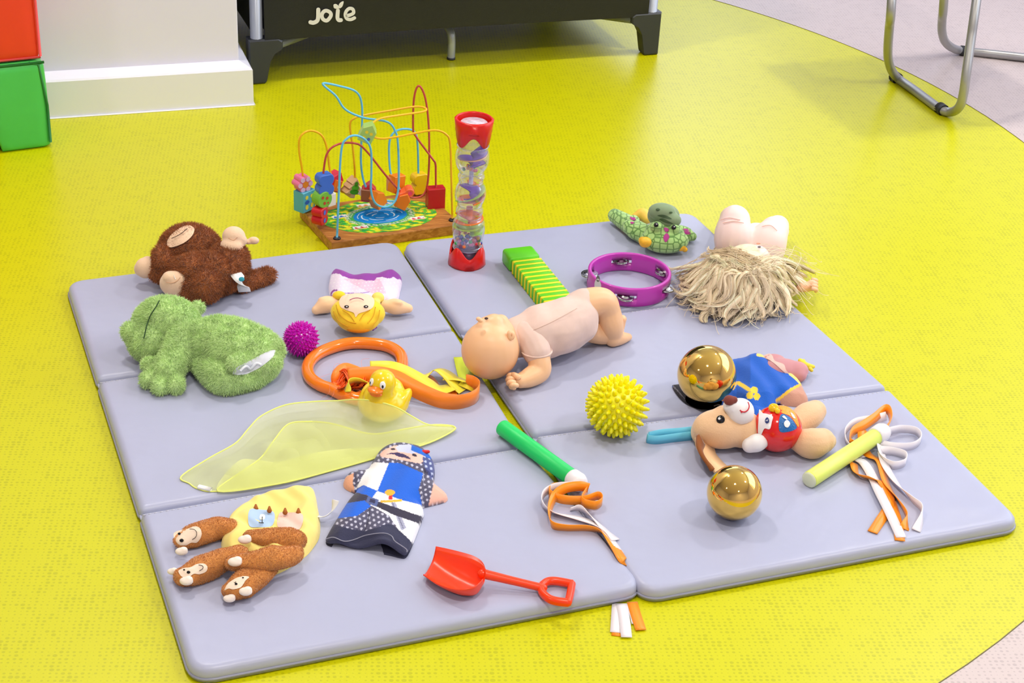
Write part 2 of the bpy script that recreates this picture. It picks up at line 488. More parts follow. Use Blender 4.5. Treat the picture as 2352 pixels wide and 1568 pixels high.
# joint line between the two vinyls
struct('trim_1', tube(np.array(ring_pts(ISR, 0.0002)), 0.0009, 6, True), M('joint', (120, 112, 60), .6), 'thin joint line round the yellow floor')
def quad(a, b, c, d): return np.array([a, b, c, d]), [(0, 1, 2, 3)]
u0, u1, v0, v1 = RM
struct('ceiling', quad(room(u0, v0, CEIL), room(u0, v1, CEIL), room(u1, v1, CEIL), room(u1, v0, CEIL)), M_ceil, 'white ceiling')
def wall_with_window(name, a, b, win, label):
    """wall from a to b (2-D room points); win = (s0, s1, z0, z1) along it or None"""
    a, b = np.array(a, float), np.array(b, float)
    at = lambda s, z: room(*(a + (b - a) * s), z)
    if win is None: VF = quad(at(0, 0), at(1, 0), at(1, CEIL), at(0, CEIL))
    else:
        s0, s1, z0, z1 = win
        V = [at(0, 0), at(s0, 0), at(s1, 0), at(1, 0), at(0, z0), at(s0, z0), at(s1, z0), at(1, z0), at(0, z1), at(s0, z1), at(s1, z1), at(1, z1), at(0, CEIL), at(s0, CEIL), at(s1, CEIL), at(1, CEIL)]
        VF = (np.array(V), [(i, i + 1, i + 5, i + 4) for i in (0, 1, 2, 4, 6, 8, 9, 10)])
    return struct(name, VF, M_wall, label)
wall_with_window('wall_right', (u1, v0), (u1, v1), (.36, .74, .75, 2.35), 'cream wall with window')
wall_with_window('wall_far', (u0, v1), (u1, v1), (.72, 1 - .03, .75, 2.3), 'cream far wall with window')
wall_with_window('wall_left', (u0, v0), (u0, v1), None, 'cream wall at the left of the room')
wall_with_window('wall_near', (u0, v0), (u1, v0), None, 'cream wall behind the viewer')
def window_frame(name, a, b, z0, z1, n):
    a, b = np.array(a, float), np.array(b, float); parts = []
    at = lambda s, z: room(*(a + (b - a) * s), z)
    for s in np.linspace(0, 1, n + 1): parts.append(tube([at(s, z0), at(s, z1)], .03, 4))
    for z in (z0, z1): parts.append(tube([at(0, z), at(1, z)], .03, 4))
    struct(name, join(*parts), M_base, 'white window frame')
window_frame('window_1', (u1, v0 + .36 * (v1 - v0)), (u1, v0 + .74 * (v1 - v0)), .75, 2.35, 3)
window_frame('window_2', (u0 + .72 * (u1 - u0), v1), (u0 + .97 * (u1 - u0), v1), .75, 2.3, 3)
M_lamp = M('lamp_lens', (255, 240, 215), .5, emit=2.0)
M_trimw = M('lamp_trim', (240, 240, 240), .3)
for i, (lx, ly) in enumerate(LAMPS):
    t = Thing('ceiling_downlight', ['round recessed ceiling lamp above the bead maze', 'round recessed ceiling lamp beyond the steel chair frame', 'round recessed ceiling lamp at the right of the mats', 'round recessed ceiling lamp nearest over the near mat edge', 'added ceiling fill lamp behind the viewer on the left', 'added ceiling fill lamp straight behind the viewer'][i], 'ceiling lamp', (lx, ly, CEIL))
    t.part('trim_ring', lathe([(.105, -.002), (.13, -.002), (.13, -.016), (.105, -.016)], 32, (lx, ly, CEIL), closed=True), M_trimw)
    t.part('lens', lathe([(0, -.006), (.104, -.006), (.104, -.003), (0, -.003)], 32, (lx, ly, CEIL)), M_lamp)

# the wall end in view with its skirting
wc = P(583, 241)                                  # outer corner of the skirting at the floor
wdir = P(583, 241) - P(122, 272); wdir /= np.linalg.norm(wdir); wn = np.array([wdir[1], -wdir[0], 0])   # wn points at the viewer
SK = 0.026; SKH = zfor(wc[0], wc[1], 157)
corner = wc - wn * SK - wdir * SK
def slab(c, du, dv, lu, lv, z0, z1, r=0.0):
    cc = c - du * lu / 2 - dv * lv / 2; cc = np.array([cc[0], cc[1], (z0 + z1) / 2])
    return rbox(cc, (lu / 2, lv / 2, (z1 - z0) / 2), np.stack([du, dv, [0, 0, 1.0]]), r)
w = struct('wall_end', slab(corner, wdir, wn, 2.4, 1.1, 0.0, CEIL, 0.002), M_wall, 'cream painted end of a wall beside the travel cot')
_pf = [(0, 0), (0, SKH - .004), (-.003, SKH), (-SK, SKH + .012), (-SK, 0)]          # skirting profile: offset from the outer face, height
_st = [[wc - wdir * 2.4 + wn * p + np.array([0, 0, z]) for p, z in _pf], [wc + (wn + wdir) * p + np.array([0, 0, z]) for p, z in _pf], [wc - wn * 1.1 + wdir * p + np.array([0, 0, z]) for p, z in _pf]]
_F = [(k * 5 + i, k * 5 + (i + 1) % 5, k * 5 + 5 + (i + 1) % 5, k * 5 + 5 + i) for k in range(2) for i in range(5)] + [(0, 1, 2, 3, 4), (10, 11, 12, 13, 14)]
struct('baseboard_left', fix_normals((np.array(_st).reshape(-1, 3), _F)), M_base, 'white skirting board along the wall end')
struct('trim_2', join(tube([wc + wn * .002 + [0, 0, .001], wc + wn * .002 - wdir * 2.4 + [0, 0, .001]], .0022, 6), tube([wc + [0.002, -.002, .001], wc - wn * 1.1 + [.002, 0, .001]], .0022, 6)), M_base, 'white sealant bead under the skirting')

# ================================================================== soft play blocks at the left
M_red = M('red_vinyl', (240, 66, 34), .42, bump=.15, bscale=14, bdist=.01)
M_grn = M('green_vinyl', (76, 198, 88), .42, bump=.18, bscale=12, bdist=.012)
M_org = M('amber_vinyl', (240, 170, 20), .45)
gF = P(120, 338)                                  # front-right foot of the green block
gd = P(120, 338) - P(21, 350.5); gd /= np.linalg.norm(gd); gn = np.array([gd[1], -gd[0], 0])
GH = zfor(*gF[:2], 141)
def soft_block(c, du, dv, lu, lv, z0, z1, arch=None, bulge=.006, r=.012, nx=30):
    """vinyl covered foam block, front-right foot c, running along -du and back along -dv"""
    bm = bmesh.new(); bmesh.ops.create_cube(bm, size=2)
    bmesh.ops.subdivide_edges(bm, edges=bm.edges[:], cuts=nx, use_grid_fill=True)
    V = np.array([v.co[:] for v in bm.verts]); bm.verts.index_update(); F = [tuple(v.index for v in f.verts) for f in bm.faces]; bm.free()
    hx, hy, hz = lu / 2, lv / 2, (z1 - z0) / 2
    S = V * [hx, hy, hz]; K = np.array([hx - r, hy - r, hz - r]); q = np.clip(S, -K, K); dd = S - q; L = np.linalg.norm(dd, axis=1)[:, None]
    S = q + np.where(L > 1e-9, dd / np.maximum(L, 1e-9) * np.minimum(r, L * 1.0).clip(max=r), 0)
    sw = (1 - V[:, 0] ** 2) * (1 - V[:, 2] ** 2); S[:, 1] += np.sign(V[:, 1]) * bulge * sw * (abs(V[:, 1]) > .99)
    sx = (1 - V[:, 1] ** 2) * (1 - V[:, 2] ** 2); S[:, 0] += np.sign(V[:, 0]) * bulge * sx * (abs(V[:, 0]) > .99)
    if arch:
        ax, ar = arch                              # arch centre (distance from the right side) and radius
        x = S[:, 0] - (hx - ax); lim = np.sqrt(np.clip(ar * ar - x * x, 0, None)); zz = S[:, 2] + hz
        S[:, 2] = np.where(abs(x) < ar, lim + zz * (2 * hz - lim) / (2 * hz), zz) - hz
    c = np.asarray(c); cen = c - du * hx - dv * hy; cen = np.array([cen[0], cen[1], (z0 + z1) / 2])
    return S @ np.stack([du, dv, [0, 0, 1.0]]) + cen, F
def seam(pts, r=.0028): return tube(np.array(pts), r, 6)
t = Thing('soft_play_block', 'green vinyl soft play arch block under the red block', 'foam block', gF)
LUg, LVg = .44, .115
t.part('cover', soft_block(gF, gd, gn, LUg, LVg, 0, GH, arch=(.215, .115)), M_grn)
e = lambda s, d, z: gF - gd * s - gn * d + np.array([0, 0, z])
t.part('seam', join(seam([e(.002, .0, .012), e(.0015, .001, GH * .5), e(.012, .002, GH - .006), e(.03, .003, GH - .001)]), seam([e(.0, .002, GH - .002), e(LUg, .002, GH - .002)])), M('dark_green_piping', (28, 120, 50), .5), 'darker green piping along the edges')
rC = gF - gd * .004 - gn * .012; 
t = Thing('soft_play_block', 'red vinyl soft play block stacked on the green block', 'foam block', (rC[0], rC[1], GH))
t.part('cover', soft_block(rC, gd, gn,   .44, .10, GH + .0005, GH + .30), M_red)
t.part('seam', join(seam([rC + [0, 0, GH + .008], rC + [0, 0, GH + .29]]), seam([rC + [0, 0, GH + .006], rC - gd * .44 + [0, 0, GH + .006]])), M('pink_piping', (236, 84, 84), .5), 'paler red piping along the edges')
aC = gF - gd * .215 - gn * .005 + gd * 0
_o = [aC + gd * .108 * math.cos(a) + np.array([0, 0, .0 + .108 * math.sin(a)]) for a in np.linspace(0, PI, 24)]
top('soft_play_half_disc', fix_normals(extrude(np.array(_o), -gn * .10, .006)), M_org, 'amber half round foam block inside the green arch', 'foam block')
# ================================================================== folding mats
def vinyl_mat(name, rgb):
    m = M(name, rgb, .36, spec=.45, bump=.5, bscale=9.0, bdist=.010, detail=3)
    return m
M_mat = vinyl_mat('lilac_grey_vinyl', (175, 179, 204))
M_pipe = M('grey_piping', (150, 152, 172), .35)
M_stitch = M('stitch_thread', (205, 206, 220), .6)
def rr_panel(c4, radii, nx=34, ny=30, seed=0):
    """one padded panel. c4: world corners bl, br, tr, tl (x, y); radii: rounding of these corners"""
    c4 = np.array(c4)[:, :2]; w = np.linalg.norm(c4[1] - c4[0]); l = np.linalg.norm(c4[3] - c4[0])
    er = .011
    def ticks(L, n): e = np.array([0, .0015, .004, .0075, .011, .018]); return np.concatenate([e, np.linspace(.028, L - .028, n), (L - e)[::-1]])
    X, Y = np.meshgrid(ticks(w, nx), ticks(l, ny)); sh = X.shape; X, Y = X.ravel(), Y.ravel()
    D = np.minimum(np.minimum(X, w - X), np.minimum(Y, l - Y))
    for (cx, cy, sx, sy), R in zip(((0, 0, 1, 1), (w, 0, -1, 1), (w, l, -1, -1), (0, l, 1, -1)), radii):
        if R <= 0: continue
        ox, oy = cx + sx * R, cy + sy * R; dx, dy = (X - ox) * -sx, (Y - oy) * -sy
        k = (dx > 0) & (dy > 0); rad = np.hypot(dx, dy); out = k & (rad > R)
        # squash the square corner onto the round one
        mx = np.maximum(dx, dy); s = np.where(rad > 1e-9, mx / np.maximum(rad, 1e-9), 1)
        X = np.where(k, ox - sx * dx * s, X); Y = np.where(k, oy - sy * dy * s, Y)
        D = np.where(k, np.minimum(D, R - mx), D)
    z = T - er + np.sqrt(np.clip(er ** 2 - (er - np.clip(D, 0, er)) ** 2, 0, None))
    z += .0012 * np.clip(D / .05, 0, 1) * np.array([mnoise.noise(Vector((x * 9 + seed * 7, y * 9, seed))) for x, y in zip(X, Y)])
    s, t_ = (X / w)[:, None], (Y / l)[:, None]
    xy = c4[0] * (1 - s) * (1 - t_) + c4[1] * s * (1 - t_) + c4[2] * s * t_ + c4[3] * (1 - s) * t_
    V = np.column_stack([xy, z]); ny_, nx_ = sh; I = np.arange(len(V)).reshape(sh)
    F = [(I[j, i], I[j, i + 1], I[j + 1, i + 1], I[j + 1, i]) for j in range(ny_ - 1) for i in range(nx_ - 1)]
    rim = list(I[0, :]) + list(I[1:, -1]) + list(I[-1, -2::-1]) + list(I[-2:0:-1, 0])
    n = len(rim); k = len(V); lowr = V[rim].copy(); lowr[:, 2] = .001
    V = np.concatenate([V, lowr]); F += [(rim[i], k + i, k + (i + 1) % n, rim[(i + 1) % n]) for i in range(n)]
    F.append(tuple(k + i for i in range(n))[::-1])
    return (V, F), lowr
def mat_thing(label, left, right, seed):
    """left / right: four px points from far to near along each side"""
    hs = [.016, .010, .006, .003]
    Lw = [P(p[0], p[1], h) for p, h in zip(left, hs)]; Rw = [P(p[0], p[1], h) for p, h in zip(right, hs)]
    cen = (Lw[0] + Rw[3]) / 2
    t = Thing('folding_play_mat', label, 'play mat', (cen[0], cen[1], 0))
    for i in range(3):
        g = .0022
        d = (Lw[i] - Lw[i + 1]); d /= np.linalg.norm(d)
        a = g if i < 2 else 0; b = g if i > 0 else 0
        c4 = [Lw[i + 1] + d * a, Rw[i + 1] + d * a, Rw[i] - d * b, Lw[i] - d * b]
        R = .028
        (VF, rim) = rr_panel(c4, [R if i == 2 else .008, R if i == 2 else .008, R if i == 0 else .008, R if i == 0 else .008], seed=seed + i)
        p = t.part('panel', VF, M_mat)
        pr = rim.copy(); pr[:, 2] = .006; n_ = pr - pr.mean(0); n_[:, 2] = 0
        t.part('piping', tube(pr, .0022, 6, True), M_pipe, parent=p)
    for i in (1, 2):                               # stitched hinge strip at each fold
        st = []; a, b = Lw[i].copy(), Rw[i].copy(); d = b - a; Ld = np.linalg.norm(d[:2]); d /= np.linalg.norm(d)
        back = np.array([-d[1], d[0], 0.0])
        hinge = rbox(((a + b) / 2)[:2].tolist() + [.009], (Ld / 2, .006, .0015), np.stack([[d[0], d[1], 0], [-d[1], d[0], 0], [0, 0, 1.0]]), .0005)
        t.part('hinge_strip', hinge, M_mat)
        k = int(Ld / .008)
        for j in range(k):
            s = a + d * (j + .5) * .008 - back * .0125; st.append(rbox((s[0], s[1], T + .0001), (.0021, .0006, .0005), np.stack([[d[0], d[1], 0], back, [0, 0, 1.0]]), 0))
        t.part('stitching', join(*st), M_stitch, kind='stuff')
    return t
mat_thing('lilac grey three panel folding mat on the left', [(152, 650), (225, 886), (322, 1194), (441, 1574)], [(908, 556), (1041, 766), (1205, 1039), (1481, 1370)], 1)
mat_thing('lilac grey three panel folding mat on the right', [(922, 560), (1061, 773), (1226, 1016), (1475, 1386)], [(1588, 490), (1786, 678), (2038, 908), (2346, 1220)], 11)

# ================================================================== travel cot
M_cot = M('charcoal_cloth', (25, 27, 36), .8, bump=.2, bscale=900, sheen=.2)
M_cotd = M('black_mesh_cloth', (12, 12, 14), .9)
M_cotp = M('dark_grey_plastic', (50, 53, 60), .45)
M_tubeg = M('silver_paint_tube', (176, 182, 196), .35, metal=.35)
M_logo = M('pale_grey_print', (226, 224, 222), .6)
fl, fr, fm = P(592, 188), P(1487, 122), P(1036, 136)
cu = fr - fl; CW = np.linalg.norm(cu); cu /= CW; cv = np.array([-cu[1], cu[0], 0.0]); CDp = .66; CH = .74
zb0 = zfor(*fl[:2], 92); zb1 = zfor(*fr[:2], 30)
cot = Thing('travel_cot', 'black fabric travel cot on silver legs by the wall end', 'cot', ((fl + fr) / 2 + cv * .33))
c_at = lambda s, d, z: fl + cu * s * CW + cv * d + np.array([0, 0, z])
def cloth_panel(a, b, zl, zr, sag, th, off, n=24):
    V, F = [], []; nv = np.cross((b - a) / np.linalg.norm(b - a), [0, 0, 1.0])
    for k in range(2):
        for j in range(2):
            for i in range(n + 1):
                s = i / n; z = (zl + (zr - zl) * s + sag * math.sin(PI * s)) if j == 0 else CH
                V.append(a + (b - a) * s + np.array([0, 0, z]) + nv * (off + th * k))
    idx = lambda k, j, i: (k * 2 + j) * (n + 1) + i
    for i in range(n):
        F += [(idx(0, 0, i), idx(0, 1, i), idx(0, 1, i + 1), idx(0, 0, i + 1)), (idx(1, 0, i), idx(1, 0, i + 1), idx(1, 1, i + 1), idx(1, 1, i)), (idx(0, 0, i), idx(0, 0, i + 1), idx(1, 0, i + 1), idx(1, 0, i)), (idx(0, 1, i), idx(1, 1, i), idx(1, 1, i + 1), idx(0, 1, i + 1))]
    return fix_normals((np.array(V), F))
fp = cot.part('front_panel', cloth_panel(c_at(.016, 0, 0), c_at(.985, 0, 0), zb0 + .002, zb1 - .004, .004, .006, .010), M_cot)
cot.part('side_panel', cloth_panel(c_at(0, .03, 0), c_at(0, CDp, 0), zb0, zb0, 0, .006, .0), M_cotd)
cot.part('side_panel', cloth_panel(c_at(1, .03, 0), c_at(1, CDp, 0), zb0, zb0, 0, .006, .0), M_cotd)
cot.part('back_panel', cloth_panel(c_at(0, CDp, 0), c_at(1, CDp, 0), zb0, zb0, 0, .006, .0), M_cotd)
cot.part('floor_board', rbox(c_at(.5, CDp / 2, zb0 + .03), (CW / 2 - .02, CDp / 2 - .02, .014), np.stack([cu, cv, [0, 0, 1.0]]), .004), M_cotd)
for s, d in ((0, 0), (1, 0), (0, CDp), (1, CDp)):
    zb = zb0 if s == 0 else zb1
    cot.part('corner_post', tube([c_at(s, d, zb * .75), c_at(s, d, CH)], .0145, 16), M_tubeg)
    i_ = 1 if s == 0 else -1; zt = zb + .006
    O = [(-.022, zt), (.05, zt), (.058, zt - .006), (.058, zt - .024), (.04, zt - .034), (.028, zt - .055), (.018, .004), (.014, 0), (-.020, 0), (-.022, .003)]
    O3 = np.array([c_at(s, d, z) + cu * i_ * x - cv * .018 for x, z in O])
    cot.part('foot', fix_normals(extrude(O3, cv * .036, .004)), M_cotp, smooth=False)
for s in (0, 1):
    zb = zb0 if s == 0 else zb1
    cot.part('base_tube', tube([c_at(s, 0, zb - .014) + cu * (.05 if s == 0 else -.05), c_at(.5, CDp / 2, zb - .012)], .010, 12), M_tubeg)
    cot.part('base_tube', tube([c_at(s, CDp, zb - .008) + cu * (.04 if s == 0 else -.04), c_at(.5, CDp / 2, zb + .01)], .010, 12), M_tubeg)
zm = zfor(*fm[:2], 70)
ml = cot.part('middle_leg', tube(spline([fm + [0, 0, 0], fm + [0, 0, zm * .65], fm + np.array([-.006, .01, zm * .95]), fm + np.array([-.03, .05, zm * 1.12])], 6), .0095, 14), M_tubeg)
cot.part('rubber_tip', lathe([(.0, 0), (.0105, 0), (.0105, .006), (0, .006)], 16, fm), M_cotp, parent=ml)
cot.part('top_rail', tube([c_at(0, 0, CH), c_at(1, 0, CH), c_at(1, CDp, CH), c_at(0, CDp, CH), c_at(0, 0, CH)], .02, 10), M_cot)
cot.part('care_label', rbox(c_at(.86, .30, zb1 + .012), (.07, .002, .009), np.stack([cu, cv, [0, 0, 1.0]]), .0005), M('label_white', (205, 205, 200), .6))
# lettering on the front panel: bold rounded strokes spelling Joie, with two leaves over the i
nfr = -cv
def logo_pt(x, y): return on_plane(x, y, c_at(0, 0, 0) + nfr * .0175, nfr)
def logo_stroke(pts, w, closed=False):
    q = spline([list(p) for p in pts], 8, closed); n = len(q); tq = np.roll(q, -1, 0) - np.roll(q, 1, 0) if closed else np.gradient(q, axis=0)
    tq /= np.linalg.norm(tq, axis=1)[:, None]; nq = np.stack([-tq[:, 1], tq[:, 0]], 1)
    if closed: rows = [q + nq * w, q - nq * w]
    else:
        capA = [q[0] - tq[0] * w * math.sin(a) + nq[0] * w * math.cos(a) for a in np.linspace(0, PI, 9)][1:-1]
        capB = [q[-1] + tq[-1] * w * math.sin(a) + nq[-1] * w * math.cos(a) for a in np.linspace(0, PI, 9)][1:-1]
        loop = np.vstack([q + nq * w, capB, (q - nq * w)[::-1], capA[::-1]])
        O = np.array([logo_pt(*p) for p in loop]); return fix_normals(extrude(O, nfr * .0006))
    V = []; 
    for off in (0, .0006):
        for r in rows: V += [logo_pt(*p) + nfr * off for p in r]
    F = []
    for i in range(n):
        j = (i + 1) % n; a, b, c, d = i, n + i, 2 * n + i, 3 * n + i; a2, b2, c2, d2 = j, n + j, 2 * n + j, 3 * n + j
        F += [(a, a2, b2, b), (c, d, d2, c2), (a, c, c2, a2), (b, b2, d2, d)]
    return fix_normals((np.array(V), F))
L_ = [[logo_stroke([(731, 22), (730.5, 40), (728, 48), (720, 52), (713, 51)], 4.6)], [logo_stroke([(750, 24.5), (758.5, 29), (759.5, 37), (751, 47), (742, 44), (739, 35), (743, 27)], 4.2, True)],
      [logo_stroke([(776, 24), (775, 40), (778, 46), (783, 46)], 4.4)],
      [logo_stroke([(797, 36), (806, 33.5), (812, 29), (810, 21), (802, 19.5), (795, 26), (793, 35), (797, 43), (806, 44.5), (814, 41)], 3.8)]]
for g in L_: cot.part('letter', g[0], M_logo, parent=fp, smooth=False)
for lf in ([(767, 18), (766, 11), (771, 9), (777, 13), (778, 20), (772, 20)], [(779, 19), (778, 11), (783, 5), (789, 3), (788, 10), (785, 16)]):
    q = spline(lf, 5, True); cot.part('leaf_mark', fix_normals(extrude(np.array([logo_pt(*p) for p in q]), nfr * .0006)), M_logo, parent=fp, smooth=False)

# ================================================================== tubular steel seat frame
M_steel = M('silver_grey_steel', (166, 166, 166), .38, metal=.6)
M_clip = M('black_rubber', (26, 25, 27), .6)
tr = .0108
A, B_ = P(2066, 183, tr), P(2160, 250, tr)
da = (A - B_) / np.linalg.norm(A - B_)
def up_from(px, py, foot, h):                      # point at height h seen over a pixel column
    return None
ch = Thing('seat_frame', 'silver grey tubular steel seat frame on black clips', 'chair', (A + B_) / 2 * [1, 1, 0])
l1 = spline([P(2062, -300, .50), P(2048, 0, .26), P(2043, 60, .185), P(2039.5, 110, .12), P(2041, 140, .075), P(2050, 165, .035), P(2066, 183, tr), P(2100, 207, tr), P(2135, 233, tr), P(2162, 252, tr), P(2186, 257, .016), P(2204, 244, .045), P(2213, 215, .08), P(2220, 165, .13), P(2231, 85, .20), P(2243, 0, .275), P(2280, -270, .50)], 8)
leg1 = ch.part('sled_leg', tube(l1, tr, 16), M_steel)
l2 = spline([P(2185, -260, .48), P(2168, 0, .21), P(2164, 45, .145), P(2164, 75, .10), P(2172, 97, .055), P(2190, 111, .025), P(2214, 117, tr), P(2280, 124, tr), P(2352, 132, tr), P(2470, 145, tr), P(2500, 140, .03), P(2512, 110, .10), P(2525, -240, .50)], 8)
leg2 = ch.part('sled_leg', tube(l2, tr, 16), M_steel)
for q, d in ((P(2058, 178, tr), da), (P(2163, 251, tr), da), (P(2215, 117.5, tr), (P(2280, 124, tr) - P(2214, 117, tr)))):
    d = d / np.linalg.norm(d); ch.part('rubber_clip', tube([q - d * .011, q + d * .011], .0142, 12), M_clip)
sc_ = (P(2062, -300, .50) + P(2525, -240, .50)) / 2
ch.part('seat', rbox((sc_[0], sc_[1], .508), (.24, .20, .012), np.stack([RU, RV, [0, 0, 1.0]]), .01, 3), M('seat_ply', (196, 160, 118), .4))
# ================================================================== hard toys
# ---- gold balls
M_gold = M('polished_gold', (238, 198, 104), .05, metal=1.0)
c, r = ball_at(1623.5, 860, 68, T + .001); GB1 = (c, r)
top('gold_ball', ell(c, r, n=64, m=40), M_gold, 'larger shiny gold ball resting on the blue puppet hem', 'ball')
c, r = ball_at(1687, 1131, 63.5, T + .001); GB2 = (c, r)
top('gold_ball', ell(c, r, n=64, m=40), M_gold, 'smaller shiny gold ball touching the puppy ear', 'ball')

# ---- spiky balls
def fib(n):
    i = np.arange(n) + .5; ph = np.arccos(1 - 2 * i / n); th = PI * (1 + 5 ** .5) * i
    return np.stack([np.cos(th) * np.sin(ph), np.sin(th) * np.sin(ph), np.cos(ph)], 1)
def spikes(c, r0, r1, n, rb, rt, sides=7):
    parts = []
    for d in fib(n):
        B = basis(d); h = r1 - r0
        parts.append(lathe([(rb, -.0015), (rb * .72 + rt * .28, h * .3), (rt * 1.05, h * .85), (rt * .5, h)], sides, c + d * r0, B))
    return join(*parts)
M_sy = M('yellow_rubber', (255, 240, 4), .30, sss=.5)
c, rr_ = ball_at(1418, 932, 71, T)
t = Thing('spiky_ball', 'yellow rubber spiky ball on the right mat', 'ball', c - [0, 0, rr_])
t.part('core', ell(c, rr_ * .85, n=40, m=26), M_sy)
t.part('spikes', spikes(c, rr_ * .835, rr_ * 1.055, 190, .0042, .0021), M_sy, kind='stuff')
M_sm = M('magenta_jelly', (218, 6, 196), .18, sss=.5, trans=.15)
c, rr_ = ball_at(692, 778, 41.5, T)
t = Thing('spiky_ball', 'small magenta jelly spiky ball beside the orange ring', 'ball', c - [0, 0, rr_])
t.part('core', ell(c, rr_ * .86, n=36, m=24), M_sm)
t.part('spikes', spikes(c, rr_ * .855, rr_ * 1.06, 210, .0024, .0004, 6), M_sm, kind='stuff')
t.part('bumps', join(*[ell(c + d * rr_ * .86, .0016, n=6, m=4) for d in fib(400)]), M_sm, kind='stuff')

# ---- rainmaker tube
M_rred = M('red_plastic', (222, 22, 14), .28)
def clear_plastic(name, tint, w=.35):
    m = bpy.data.materials.new(name); m.use_nodes = True; nt = m.node_tree; nt.nodes.clear()
    o = nt.nodes.new('ShaderNodeOutputMaterial'); tr = nt.nodes.new('ShaderNodeBsdfTransparent'); gl = nt.nodes.new('ShaderNodeBsdfGlossy')
    df = nt.nodes.new('ShaderNodeBsdfDiffuse'); df.inputs[0].default_value = (.75, .77, .95, 1)
    mx = nt.nodes.new('ShaderNodeMixShader'); m2 = nt.nodes.new('ShaderNodeMixShader'); lw = nt.nodes.new('ShaderNodeLayerWeight'); lw.inputs[0].default_value = w
    tr.inputs[0].default_value = tint; gl.inputs['Roughness'].default_value = .06; gl.inputs[0].default_value = (.95, .96, 1, 1)
    L = nt.links.new
    m2.inputs[0].default_value = .12; L(tr.outputs[0], m2.inputs[1]); L(df.outputs[0], m2.inputs[2])
    mr = nt.nodes.new('ShaderNodeMapRange'); mr.inputs[3].default_value = .05; mr.inputs[4].default_value = .75; L(lw.outputs['Facing'], mr.inputs[0])
    L(mr.outputs[0], mx.inputs[0]); L(m2.outputs[0], mx.inputs[1]); L(gl.outputs[0], mx.inputs[2]); L(mx.outputs[0], o.inputs[0])
    return m
M_clear = clear_plastic('clear_lilac_plastic', (.93, .93, .99, 1))
tb = P(1072, 604, T); TZ = zfor(*tb[:2], 272) - T; tb0 = tb.copy()
up_t = np.array([.012, 0, 1.0]); TB = basis(up_t)
R0 = 43.5 / ppm(tb)
rain = Thing('rainmaker_tube', 'clear bulbous rainmaker tube with red end cups', 'rattle', tb)
t_at = lambda z, x=0, y=0: tb + (np.array([x, y, z]) @ TB)
def wavy_cup(z0, hh, flip, phase, r0, r1):
    n = 64; s = -1 if flip else 1
    def zf(i, a): return s * (.010 * math.cos(4 * a + phase) if i in (2, 3, 4) else (.005 * math.cos(4 * a + phase) if i in (1, 5) else 0))
    prof = [(r0 * .96, 0), (r0, s * hh * .10), (r1, s * hh), (r1 - .002, s * (hh + .001)), (r1 - .0035, s * hh), (r0 - .004, s * hh * .4), (r0 - .004, s * .004), (0, s * .004)]
    if flip: prof = [(r0 * .97, 0.0), (r0, -hh * .12), (r1, -hh), (r1 - .0018, -hh - .001), (r1 - .0035, -hh), (r0 - .005, -hh * .5), (r0 - .005, -.002), (r0 - .0045, 0.0012), (r0 * .97 - .0015, .0012)]
    return fix_normals(lathe(prof, n, t_at(z0), TB, closed=flip, zfun=zf))
rain.part('base_cup', wavy_cup(0, .030, False, 2.4, R0, R0 * .93), M_rred)
rain.part('top_cup', wavy_cup(TZ, .036, True, 2.9, R0 * 1.0, R0 * .91), M_rred)
rain.part('cap_disc', lathe([(0, -.008), (R0 * .74, -.008), (R0 * .74, .0), (R0 * .66, .003), (0, .004)], 40, t_at(TZ - .009), TB), M('pearl_lid', (214, 200, 214), .25, vary=.3, vscale=120))
rain.part('cap_disc_collar', lathe([(R0 * .72, -.02), (R0 * .95, -.02), (R0 * .95, -.012), (R0 * .72, -.012)], 40, t_at(TZ), TB, closed=True), M_rred)
nb = [(.12, .80, .0), (.17, .74, .1), (.30, .80, .5), (.40, .62, .2), (.46, .70, .4), (.52, .62, .2)]
prof = [(.70, .04), (.72, .10), (.77, .115), (.77, .13), (.71, .142), (.81, .20), (.86, .25), (.81, .30), (.63, .338), (.71, .365), (.71, .39), (.62, .418), (.73, .445), (.82, .49), (.77, .535), (.61, .578), (.69, .605), (.69, .622), (.62, .645), (.79, .68), (.88, .73), (.85, .775), (.76, .808), (.81, .818), (.81, .832), (.75, .842), (.74, .95)]
pf = spline([(a * R0, b * TZ) for a, b in prof], 3)
rain.part('clear_bulbs', lathe([tuple(p) for p in pf], 48, t_at(0), TB)[:1] + ([f for f in lathe([tuple(p) for p in pf], 48)[1] if len(f) == 4],), M_clear)
for z in (.12, .338, .418, .578, .645, .825):
    k = np.interp(z, [b for a, b in prof], [a for a, b in prof]) * R0
    rain.part('ring_ridge', tube([t_at(z * TZ, k * math.cos(a), k * math.sin(a)) for a in np.linspace(0, 2 * PI, 40, False)], .0009, 6, True), M_clear)
M_pur, M_or, M_lim = M('purple_plastic', (112, 48, 178), .35), M('orange_plastic', (250, 128, 30), .35), M('lime_plastic', (176, 222, 40), .35)
def helix(z0, z1, r, turns, w, mat, ph):
    n = 40; q = []
    for i in range(n + 1):
        s = i / n; a = ph + turns * 2 * PI * s; q.append(list(t_at((z0 + (z1 - z0) * s) * TZ, r * math.cos(a), r * math.sin(a))) + [20])
    return rain.part('spiral_vane', band(np.array(q), w, 1, .0012), mat)
helix(.675, .785, .012, 1.1, .030, M_pur, .4); helix(.735, .765, .021, .55, .011, M('apricot_plastic', (246, 186, 130), .4), 3.5)
helix(.465, .525, .010, .8, .024, M_pur, 4.2); helix(.43, .54, .022, .6, .009, M_lim, 3.0); helix(.45, .54, .023, .5, .009, M_or, 5.0); helix(.435, .455, .012, 1, .020, M_or, 1.0)
helix(.285, .325, .012, 1.0, .030, M_or, 3.0); helix(.225, .265, .016, 1.1, .026, M_lim, 5.0)
